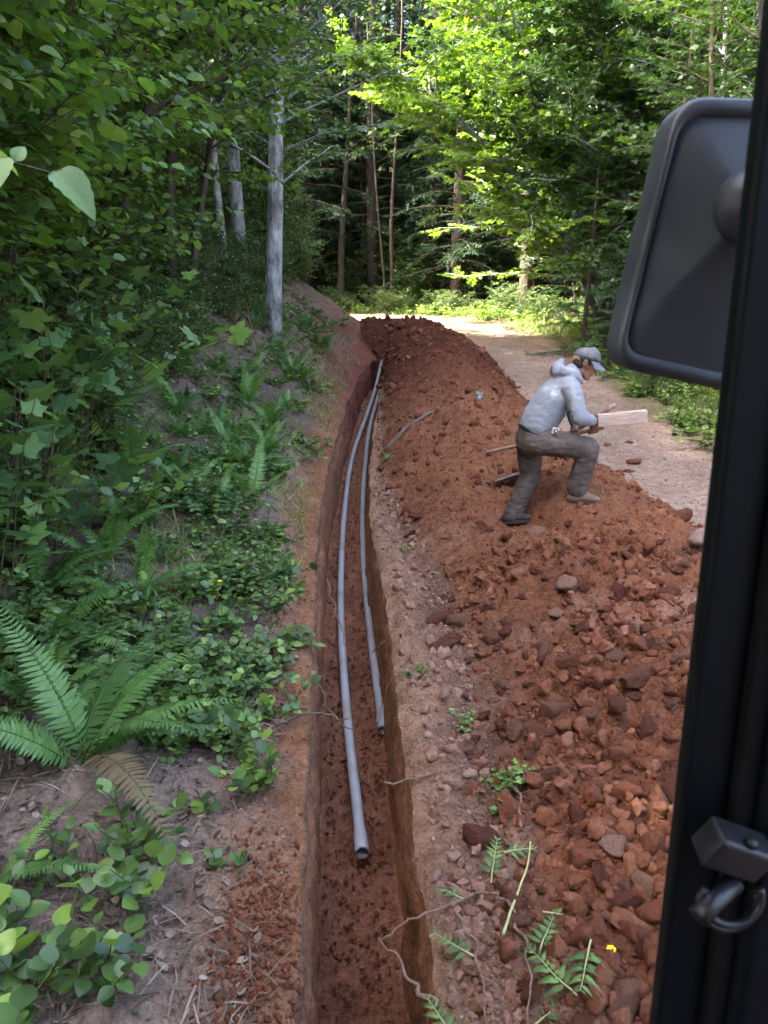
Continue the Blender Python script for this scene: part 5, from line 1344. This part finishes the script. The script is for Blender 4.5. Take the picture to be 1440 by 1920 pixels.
M['skin'] = mat_noise('skin', [(0.20, 0.095, 0.058), (0.27, 0.135, 0.085)], 8, rough=.55, spec=.35, bump=.1, bscale=80, bdist=.002)
M['hoodie'] = mat_noise('hoodie', [(0.20, 0.213, 0.24), (0.245, 0.26, 0.285)], 7, 8, rough=.95, spec=.1, bump=.22, bscale=8, bdist=.035, stretch=(1, 1.3, 2.6))
M['jeans'] = mat_noise('jeans', [(0.056, 0.046, 0.041), (0.086, 0.069, 0.060), (0.145, 0.110, 0.090)], 4, rough=.95, spec=.1, bump=.45, bscale=9, bdist=.03, stretch=(1.4, 1, 2.0))
M['boot'] = mat_noise('boot', [(0.12, 0.075, 0.052), (0.22, 0.14, 0.10)], 14, rough=.8, bump=.3, bscale=40)
M['boot_dark'] = mat_noise('boot_dark', [(0.03, 0.026, 0.026), (0.07, 0.05, 0.042)], 14, rough=.8, bump=.3)
M['cap'] = mat_noise('cap', [(0.075, 0.077, 0.085), (0.12, 0.122, 0.13)], 30, rough=.9, bump=.2, bscale=90, bdist=.002)
M['cap_light'] = mat_noise('cap_light', [(0.15, 0.165, 0.19), (0.20, 0.22, 0.25)], 30, rough=.85, bump=.2)
M['hair'] = mat_noise('hair', [(0.012, 0.010, 0.010), (0.03, 0.025, 0.022)], 60, rough=.6, bump=.5, bscale=120, bdist=.003)
M['black'] = mat_noise('black', [(0.010, 0.010, 0.011), (0.022, 0.022, 0.024)], 20, rough=.4, spec=.5, bump=0)
M['wood'] = mat_noise('wood', [(0.16, 0.105, 0.07), (0.32, 0.22, 0.15)], 6, rough=.8, bump=.3, stretch=(6, 6, 1))
M['steel'] = mat_noise('steel', [(0.10, 0.075, 0.06), (0.26, 0.22, 0.20)], 10, rough=.55, metallic=.4, bump=.3)
M['timber'] = mat_noise('timber', [(0.27, 0.185, 0.14), (0.40, 0.295, 0.24), (0.50, 0.40, 0.34)], 9, rough=.9, bump=.5, stretch=(1, 5, 5))
M['white'] = mat_noise('white', [(0.34, 0.34, 0.34), (0.45, 0.45, 0.45)], 20, rough=.4, spec=.5, bump=0)

A_ = lambda *p: np.array(p, float)
pel, wai, che, nek = A_(1.215, 6.2, 1.085), A_(1.268, 6.2, 1.21), A_(1.372, 6.2, 1.40), A_(1.485, 6.2, 1.585)
rhip, lhip, rkn, lkn, ran, lan = A_(1.215, 6.11, 1.06), A_(1.205, 6.29, 1.05), A_(1.627, 6.05, 1.00), A_(1.225, 6.31, .715), A_(1.565, 6.08, .66), A_(1.090, 6.29, .405)
rsh, lsh, rel, lel, rwr, lwr = A_(1.455, 6.03, 1.485), A_(1.475, 6.37, 1.475), A_(1.522, 5.965, 1.262), A_(1.60, 6.50, 1.24), A_(1.672, 6.14, 1.208), A_(1.582, 6.36, 1.155)
hf = Vector((.90, -.04, -.42)).normalized(); hu_ = Vector((.42, 0, .90)); hu_ = (hu_ - hf * hu_.dot(hf)).normalized(); hs = hu_.cross(hf)
hc = Vector((1.598, 6.2, 1.655))
def hp(f, s, u): return np.array(hc + hf * f + hs * s + hu_ * u)       # point in the head's own frame
pole0, pole1 = A_(.898, 6.65, .859), A_(1.767, 6.17, 1.150)
pd = unit(pole1 - pole0)
sh_sock, sh_end = A_(1.264, 6.85, .711), A_(1.835, 6.12, 1.338)
sd_ = unit(sh_end - sh_sock)

person = empty('person', (1.3, 6.18, .45))
def local(mb):
    mb.V = [v - np.array(person.location) for v in mb.V]; return mb
body = MB()
ellipse_loft(body, [pel, wai, che, nek - A_(.02, 0, .04)], [.13, .13, .16, .07], [.10, .09, .11, .06])
ellipse_loft(body, [nek - A_(.02, 0, .05), nek + A_(.02, 0, .01), hp(-.03, 0, -.06)], [.062, .058, .06], [.06, .056, .058])
for s, S, E, W in ((1, rsh, rel, rwr), (-1, lsh, lel, lwr)):
    ellipse_loft(body, [S, E], [.05, .042], [.05, .042]); ellipse_loft(body, [E, W], [.042, .028], [.042, .026])
for H_, K, A2 in ((rhip, rkn, ran), (lhip, lkn, lan)):
    ellipse_loft(body, [H_, K], [.085, .06], [.085, .06]); ellipse_loft(body, [K, A2 - A_(0, 0, .04)], [.058, .04], [.058, .04])
# head: skull, face, jaw, brow, nose, lips, chin, ears
ellipse_loft(body, [hp(-.045, 0, .02), hp(.035, 0, .025)], [.073, .070], [.088, .083], tuple(hs))
ellipse_loft(body, [hp(.045, 0, .03), hp(.052, 0, -.04), hp(.045, 0, -.085)], [.058, .054, .036], [.036, .036, .03], tuple(hs))
ellipse_loft(body, [hp(-.03, 0, -.03), hp(.05, 0, -.09)], [.058, .034], [.04, .024], tuple(hs))
ellipse_loft(body, [hp(.082, -.032, .022), hp(.088, 0, .022), hp(.082, .032, .022)], [.010] * 3, [.010] * 3, tuple(hu_))
ellipse_loft(body, [hp(.086, 0, .012), hp(.104, 0, -.022)], [.009, .015], [.009, .012], tuple(hs))
for k, w in ((-.047, .020), (-.060, .018)): ellipse_loft(body, [hp(.081, -w, k), hp(.089, 0, k), hp(.081, w, k)], [.006] * 3, [.006] * 3, tuple(hu_))
ellipse_loft(body, [hp(.076, -.012, -.094), hp(.076, .012, -.094)], [.014] * 2, [.014] * 2, tuple(hu_))
for s in (-1, 1): ellipse_loft(body, [hp(-.018, s * .072, -.02), hp(-.026, s * .080, .022)], [.012, .017], [.009, .010], tuple(hf))
# hands: palm, four curled fingers, thumb, closed on the handles
def hand(mb, wr, c, ax, out, up_, flip=1):
    """c: centre of the held handle, ax: handle axis, out: from handle towards the back of the hand"""
    ax, out = unit(ax), unit(out); t2 = np.cross(ax, out); R0 = .026
    palm = c + out * .030
    ellipse_loft(mb, [wr, palm], [.027, .038], [.022, .018], tuple(ax))
    ellipse_loft(mb, [palm - ax * .024, palm + ax * .026], [.020, .020], [.016, .016], tuple(t2))
    for i, L in enumerate((.86, 1.0, .95, .78)):
        o = c + ax * (-.032 + .0215 * i) * flip
        pts = [o + (out * math.cos(q) + t2 * math.sin(q) * up_) * (R0 + .004) for q in np.radians(np.array([35, 85, 130, 175, 215]) * (.75 + .25 * L))]
        ellipse_loft(mb, pts, [.0098, .0096, .009, .0085, .0075], [.0098, .0096, .009, .0085, .0075], tuple(ax), 10)
    o = c + ax * .040 * flip
    pts = [palm + ax * .03 * flip, o + (out * .8 - t2 * up_ * .6) * R0, o + (out * .1 - t2 * up_) * (R0 + .004), o - ax * .008 * flip + (-out * .6 - t2 * up_ * .6) * R0]
    ellipse_loft(mb, pts, [.013, .0115, .0105, .009], [.013, .0115, .0105, .009], tuple(ax), 10)
rgrip = pole0 + pd * ((1.70 - pole0[0]) / pd[0]); lgrip = pole0 + pd * ((1.565 - pole0[0]) / pd[0])
hand(body, rwr, rgrip, pd, (-.05, -.75, .55), 1)
hand(body, lwr, lgrip, pd, (.1, .75, .5), -1)
fuse(local(body), .0062, 3, 'body', M['skin'], person)

hood = MB()                                                          # sweatshirt with the hood down
ellipse_loft(hood, [A_(1.232, 6.2, 1.155), A_(1.272, 6.2, 1.23), A_(1.375, 6.2, 1.40), A_(1.45, 6.2, 1.51)], [.178, .180, .190, .140], [.140, .152, .145, .105])
ellipse_loft(hood, [A_(1.42, 6.2, 1.48), A_(1.50, 6.2, 1.585)], [.115, .078], [.105, .074])
for S, E, W in ((rsh, rel, rwr), (lsh, lel, lwr)):
    ellipse_loft(hood, [S + (np.array([1.40, 6.2, 1.44]) - S) * .45, S, S + (E - S) * .55, E], [.090, .080, .068, .062], [.090, .080, .070, .064])
    ellipse_loft(hood, [E, E + (W - E) * .5, W - (W - E) * .12, W - (W - E) * .02], [.062, .054, .046, .037], [.064, .054, .046, .037])
ellipse_loft(hood, [A_(1.375, 6.15, 1.595), A_(1.380, 6.2, 1.625), A_(1.375, 6.26, 1.595)], [.052, .056, .052], [.050, .052, .050], (0, 0, 1))      # hood roll at the nape
ellipse_loft(hood, [A_(1.375, 6.2, 1.61), A_(1.405, 6.2, 1.675)], [.066, .032], [.046, .028])
for s_ in (-1, 1): ellipse_loft(hood, [A_(1.40, 6.2 + s_ * .085, 1.61), A_(1.47, 6.2 + s_ * .105, 1.59), A_(1.54, 6.2 + s_ * .075, 1.54), A_(1.565, 6.2, 1.52)], [.036, .034, .028, .024], [.042, .036, .030, .024])
ho = fuse(local(hood), .0105, 4, 'hoodie', M['hoodie'], person, .0042, .05); ho['label'] = 'light blue-grey hooded sweatshirt'
jn = MB()
ellipse_loft(jn, [A_(1.195, 6.2, 1.03), A_(1.225, 6.2, 1.12), A_(1.262, 6.2, 1.195)], [.175, .175, .165], [.125, .130, .125])
ellipse_loft(jn, [rhip, rhip + (rkn - rhip) * .5, rkn], [.118, .105, .092], [.125, .105, .090]); ellipse_loft(jn, [lhip, lhip + (lkn - lhip) * .5, lkn], [.118, .104, .090], [.120, .104, .088])
ellipse_loft(jn, [rkn, rkn + (ran - rkn) * .4, ran + A_(.0, 0, .01)], [.090, .086, .080], [.088, .086, .082]); ellipse_loft(jn, [lkn, lkn + (lan - lkn) * .5, lan + A_(.005, 0, -.01)], [.088, .082, .078], [.086, .080, .078])
jo = fuse(local(jn), .0105, 4, 'trousers', M['jeans'], person, .007, .06); jo['label'] = 'dusty dark grey work trousers'
b = MB()
t = np.linspace(0, 2 * math.pi, 40)
dbelt = unit(A_(.42, 0, .9)); xb = np.cross(A_(0, 1, 0), dbelt)
ring = [A_(1.232, 6.2, 1.108) + A_(0, 1, 0) * .180 * math.cos(q) + xb * .142 * math.sin(q) for q in t]
b.tube(np.array(ring), .018, 8); local(b).build('belt', M['black'], person)
def boot(ank, toe, heel, mat, solemat):
    bt = MB(); d = unit(toe - heel); 
    ellipse_loft(bt, [ank + A_(0, 0, .05), ank + A_(-.002, 0, -.02), heel + d * .055 + A_(0, 0, .05)], [.050, .050, .046], [.055, .056, .05])
    ellipse_loft(bt, [heel + d * .035 + A_(0, 0, .045), heel + d * .14 + A_(0, 0, .055), toe - d * .055 + A_(0, 0, .038), toe - d * .03 + A_(0, 0, .034)], [.038, .044, .046, .040], [.042, .044, .032, .026])
    bo_ = fuse(local(bt), .008, 3, 'boot', mat, person)
    so = MB(); side = unit(np.cross(d, UP)); n_ = unit(np.cross(side, d)); L = np.linalg.norm(toe - heel)
    t = np.linspace(0, 2 * math.pi, 28, endpoint=False)
    base = heel + d * L / 2
    ro = np.array([base + d * math.cos(q) * L * .52 + side * math.sin(q) * (.046 + .006 * math.cos(q)) for q in t])
    V = np.vstack([ro, ro + n_ * .026, [base], [base + n_ * .026]]); k = np.arange(28); k2 = (k + 1) % 28
    so.add(V, [np.stack([k, k2, 28 + k2, 28 + k], -1), np.vstack([np.stack([np.full(28, 56), k2, k], -1), np.stack([np.full(28, 57), 28 + k, 28 + k2], -1)])])
    local(so).build('sole', solemat, bo_, smooth=False)
boot(ran, A_(1.760, 6.05, .548), A_(1.490, 6.085, .552), M['boot'], M['boot_dark'])
boot(lan, A_(1.235, 6.20, .360), A_(1.005, 6.31, .305), M['boot_dark'], M['boot_dark'])
cp = MB()                                                           # cap crown, brim
nu, nv = 28, 10
V = []
for i in range(nv):
    ph = (i / (nv - 1)) * math.radians(84)
    for j in range(nu):
        th = 2 * math.pi * j / nu
        V.append(hp(-.012 + .104 * math.cos(ph) * math.cos(th), .087 * math.cos(ph) * math.sin(th), .038 + .092 * math.sin(ph) ** .9 + .012 * math.cos(th)))
I = np.arange(nv - 1)[:, None] * nu; J = np.arange(nu)[None]; J2 = (J + 1) % nu
cp.add(np.array(V), np.stack([I + J, I + J2, I + nu + J2, I + nu + J], -1).reshape(-1, 4))
co = local(cp).build('cap', M['cap'], person); co.modifiers.new('so', 'SOLIDIFY').thickness = -.004
br = MB(); V = []; nr = 7; na = 17
for i in range(nr):
    for j in range(na):
        a = math.radians(-78 + 156 * j / (na - 1)); r_ = i / (nr - 1)
        V.append(hp(-.012 + .102 * math.cos(a) + r_ * .078 * math.cos(a * .75) ** .6, .086 * math.sin(a) * (1 - .08 * r_), .046 + .006 * math.cos(a) - .035 * r_ - .014 * (math.sin(a) ** 2) * (1 + r_)))
I = np.arange(nr - 1)[:, None] * na; J = np.arange(na - 1)[None]
br.add(np.array(V), np.stack([I + J, I + J + 1, I + na + J + 1, I + na + J], -1).reshape(-1, 4))
bo = local(br).build('brim', M['cap_light'], co); bo.modifiers.new('so', 'SOLIDIFY').thickness = .004
bu = MB(); ellipse_loft(bu, [hp(-.012, 0, .128), hp(-.012, 0, .134)], [.008, .006], [.008, .006]); local(bu).build('button', M['cap'], co)
hr = MB()
ellipse_loft(hr, [hp(-.075, -.03, .0), hp(-.078, .03, .0)], [.045, .045], [.03, .03], tuple(hu_)); ellipse_loft(hr, [hp(-.06, -.05, .035), hp(-.085, 0, .035), hp(-.06, .05, .035)], [.035, .035, .035], [.026, .026, .026], tuple(hu_)); ellipse_loft(hr, [hp(-.05, -.045, -.02), hp(-.05, .045, -.02)], [.042, .042], [.035, .035], tuple(hu_))
for s in (-1, 1): ellipse_loft(hr, [hp(-.060, s * .066, .03), hp(-.02, s * .074, .036), hp(.014, s * .073, .036), hp(.018, s * .071, -.005)], [.034, .030, .022, .008], [.014, .011, .008, .006], tuple(hu_))
fuse(local(hr), .007, 3, 'hair', M['hair'], person)
for s in (-1, 1):
    e = MB(); ellipse_loft(e, [hp(.080, s * .032 - .008, .004), hp(.080, s * .032 + .008, .004)], [.005, .005], [.006, .006], tuple(hu_), 8); local(e).build('eye', M['black'], person)
    e = MB(); ellipse_loft(e, [hp(.090, s * .018, .020), hp(.082, s * .046, .022)], [.004, .003], [.005, .004], tuple(hu_), 8); local(e).build('eyebrow', M['hair'], person)
tag(person, 'worker in a light grey hoodie and cap striding over the heap, carrying tools', 'person')

sg = empty('sunglasses', hp(.085, 0, .05)); o_ = -hp(.085, 0, .05)
b = MB(); ellipse_loft(b, [hp(.105, -.055, .052) + o_, hp(.118, 0, .055) + o_, hp(.105, .055, .052) + o_], [.013] * 3, [.006] * 3, tuple(hu_), 10); b.build('lens', M['black'], sg)
for s in (-1, 1):
    b = MB(); b.tube([hp(.105, s * .058, .056) + o_, hp(.02, s * .094, .062) + o_], .003, 5); b.build('temple', M['black'], sg)
tag(sg, 'dark sunglasses resting on the brim of the worker\'s cap', 'sunglasses')

# tools
sv = empty('shovel', A_(1.021, 6.98, .46)); o_ = -np.array(sv.location)
b = MB(); b.tube(np.array([sh_sock + (sh_end - sh_sock) * k for k in np.linspace(0, 1, 12)]) + o_, .0185, 10); b.build('handle', M['wood'], sv)
tip = A_(1.021, 6.98, .51)
bd = unit(sh_sock - A_(0, 0, .08) - tip); bs = unit(np.cross(bd, UP)); bn = np.cross(bs, bd)
V = []; nl, nw_ = 10, 9
for i in range(nl):
    t = i / (nl - 1); w = .112 * min(1, (t / .35) ** .55) if t < .35 else .112 - .006 * (t - .35)
    for j in range(nw_):
        u = -1 + 2 * j / (nw_ - 1)
        V.append(tip + bd * .29 * t + bs * u * w + bn * (.030 * u * u * t ** .5 - .012 + .025 * (1 - t) ** 2))
I = np.arange(nl - 1)[:, None] * nw_; J = np.arange(nw_ - 1)[None]
b = MB(); b.add(np.array(V) + o_, np.stack([I + J, I + J + 1, I + nw_ + J + 1, I + nw_ + J], -1).reshape(-1, 4)); k = b.build('blade', M['steel'], sv); k.modifiers.new('so', 'SOLIDIFY').thickness = .004
b = MB(); b.tube(smooth_path([tip + bd * .20 - bn * .01, tip + bd * .29 - bn * .005, tip + bd * .33 + bn * .0, sh_sock + sd_ * .0, sh_sock + sd_ * .12], 14) + o_, np.linspace(.012, .023, 14), 10); b.build('socket', M['steel'], sv)
tag(sv, 'long-handled shovel with its dirty blade on the soil behind the worker', 'shovel')
wt = empty('wooden_tamper', pole0); o_ = -pole0
b = MB(); b.tube(np.array([pole0 + (pole1 - pole0) * k for k in np.linspace(0, 1, 12)]) + o_, .0165, 10); b.build('handle', M['wood'], wt)
A1, B1 = A_(1.712, 6.15, 1.212), A_(2.085, 6.10, 1.255); ax = unit(B1 - A1); sy = unit(np.cross(UP, ax)); sz = np.cross(ax, sy)
rot = np.stack([ax, sy, sz], -1)
bl = bevel_box('block', (np.linalg.norm(B1 - A1), .085, .098), .006, M['timber'], wt); bl.matrix_basis = Matrix.Translation(Vector((A1 + B1) / 2 + o_)) @ Matrix([[*rot[0], 0], [*rot[1], 0], [*rot[2], 0], [0, 0, 0, 1]])
tag(wt, 'wooden pole ending in a dusty pink timber block, in the worker\'s hand', 'tool')
tm = empty('tape_measure', (1.345, 6.0, 1.15)); tm.rotation_euler = (0, .25, .1); tm.scale = (.82,) * 3
cse = bevel_box('case', (.066, .034, .066), .014, M['white'], tm)
d = MB(); d.tube([(0, -.0165, 0), (0, -.019, 0)], [.026, .024], 20); d.build('face_disc', M['black'], tm)
d = MB(); d.tube([(0, -.0185, 0), (0, -.0205, 0)], [.014, .012], 20); d.build('hub_disc', M['white'], tm)
d = MB(); d.box((0, .02, .005), (.02, .006, .05)); d.build('belt_clip', M['zinc'], tm)
tag(tm, 'white and black tape measure clipped to the worker\'s belt', 'tape measure')

# ------------------------------------------------------------------ the excavator cab we look out of
M['cab'] = mat_noise('cab', [(0.0012, 0.0028, 0.0050), (0.002, 0.004, 0.0065)], 6, rough=.55, spec=.22, bump=.05, bscale=200, bdist=.001)
M['rubber'] = mat_noise('rubber', [(0.002, 0.002, 0.0025), (0.004, 0.004, 0.0045)], 20, rough=.75, spec=.25, bump=0)
M['housing'] = mat_noise('housing', [(0.028, 0.033, 0.043), (0.045, 0.052, 0.066)], 7, 8, rough=.48, spec=.5, bump=.15, bscale=120, bdist=.001)
M['latch_metal'] = mat_noise('latch_metal', [(0.03, 0.03, 0.033), (0.07, 0.07, 0.075)], 14, rough=.35, metallic=.6, bump=.05)
ex = empty('excavator', (.6, .4, 0))
def ex_box(name, lo, hi, bev, mat):
    lo, hi = np.array(lo), np.array(hi)
    o = bevel_box(name, tuple(hi - lo), bev, mat, ex, 3); o.location = Vector((lo + hi) / 2) - ex.location; return o
ex_box('door_post', (.268, .60, .75), (.312, .622, 3.0), .006, M['cab'])
ex_box('door_seal', (.309, .585, .76), (.330, .66, 2.98), .006, M['rubber'])
ex_box('door_frame', (.326, .57, .74), (.46, .66, 3.0), .012, M['cab'])
ex_box('door_panel', (.44, .575, .72), (.60, .61, 3.0), .008, M['rubber'])
ex_box('sill', (.25, -.6, .62), (.60, .70, .745), .02, M['cab'])
ex_box('roof', (-1.0, -1.15, 2.95), (.26, .62, 3.05), .02, M['cab'])  # roof and rear wall of the cab, out of view, put in to darken the post
ex_box('rear_wall', (-1.0, -1.2, .62), (.60, -1.12, 3.05), .02, M['cab'])
ex_box('floor', (-1.0, -1.1, .56), (.60, .5, .615), .01, M['rubber'])
ex_box('seat_back', (-.30, -.75, 1.2), (.22, -.6, 1.9), .05, M['rubber'])
ex_box('roof_rail', (.25, -1.15, 3.0), (.60, .72, 3.09), .02, M['cab'])
lt = empty('door_latch', (.292 - .6, .56 - .4, 1.62)); lt.parent = ex
k = bevel_box('bracket', (.056, .03, .034), .005, M['latch_metal'], lt); k.rotation_euler = (.25, .42, .1); k.location = (.006, .0, .032)
b = MB(); b.tube([(.012, .0, .0), (-.012, -.012, -.012), (-.026, -.02, -.02)], [.0085, .0085, .0095], 14); b.build('pin', M['latch_metal'], lt)
b = MB(); t = np.linspace(-.35, math.pi + .35, 22)
Q = np.array([(.008 - .025 * math.cos(q), -.006 - .012 * math.sin(q) * .4, -.012 - .024 * math.sin(q)) for q in t]); b.tube(Q, .0035, 8); b.tube(Q + A_(0, .006, -.010), .0035, 8); b.build('keeper_ring', M['latch_metal'], lt)
b = MB(); b.tube([(.014, -.012, .047), (.014, -.014, .051)], [.006, .004], 10); b.build('screw', M['latch_metal'], lt)
# mirror seen from behind: rim, faceted back, ball pivot and arm
mr = empty('mirror', (.40 - .6, .93 - .4, 2.2)); mr.parent = ex
mo = np.array([.40, .93, 2.2])
C = np.array([(.322, 2.322), (.272, 2.030), (.430, 1.998), (.462, 2.318)]) - mo[[0, 2]]
def rounded(C, r, n=7):
    out = []
    for i in range(4):
        p, a, c = C[i], C[i - 1], C[(i + 1) % 4]; u, v = unit(a - p), unit(c - p)
        s = p + u * r; e = p + v * r
        for k in np.linspace(0, 1, n): out.append((1 - k) ** 2 * s + 2 * k * (1 - k) * p + k * k * e)
    return np.array(out)
def inset(C, d):
    m = C.mean(0); return np.array([m + (c - m) * (1 - d / np.linalg.norm(c - m) * 1.35) for c in C])
rings = [(C, .034, .050), (C, .034, .004), (inset(C, .003), .033, -.002), (inset(C, .013), .028, -.002), (inset(C, .016), .026, .003)]
b = MB(); V = []
for c_, r_, dy in rings:
    q = rounded(c_, r_); V.append(np.stack([q[:, 0], np.full(len(q), dy), q[:, 1]], -1))
m = len(V[0]); V = np.vstack(V); I = np.arange(len(rings) - 1)[:, None] * m; J = np.arange(m)[None]; J2 = (J + 1) % m
b.add(V, np.stack([I + J, I + J2, I + m + J2, I + m + J], -1).reshape(-1, 4)); b.build('rim', M['housing'], mr)
q = rounded(inset(C, .016), .026); ap = np.array([.402 - mo[0], -.030, 2.205 - mo[2]])
V = np.vstack([np.stack([q[:, 0], np.full(m, .003), q[:, 1]], -1), [ap]]); j = np.arange(m)
b = MB(); b.add(V, np.stack([j, (j + 1) % m, np.full(m, m)], -1)); b.build('back_plate', M['housing'], mr, smooth=False)
q = rounded(C, .034); V = np.vstack([np.stack([q[:, 0], np.full(m, .048), q[:, 1]], -1), [[C[:, 0].mean(), .048, C[:, 1].mean()]]])
M['mirror_glass'] = mat_noise('mirror_glass', [(.8, .8, .8), (.85, .85, .85)], 1, rough=.03, metallic=1, bump=0)
b = MB(); b.add(V, np.stack([(j + 1) % m, j, np.full(m, m)], -1)); b.build('glass', M['mirror_glass'], mr)
b = MB(); b.tube(ap + np.array([(0, .006, 0), (0, -.010, 0), (0, -.022, 0), (0, -.030, 0), (0, -.034, 0)]), [.040, .039, .034, .022, .008], 28); pv = b.build('pivot', M['housing'], mr)
b = MB(); b.tube(ap + np.array([(0, -.032, 0), (0, -.037, 0)]), [.0075, .006], 14); b.tube(ap + np.array([(0, -.0372, 0), (0, -.0374, 0)]), [.0035, .002], 10); b.build('screw', M['zinc'], pv)
b = MB(); b.tube(smooth_path([ap + A_(0, -.015, -.01), ap + A_(.04, -.03, -.05), ap + A_(.05, -.12, -.12), ap + A_(.04, -.28, -.14)], 14), .011, 12); b.build('arm', M['housing'], mr)
tag(ex, 'black excavator cab door post with latch and side mirror', 'excavator')
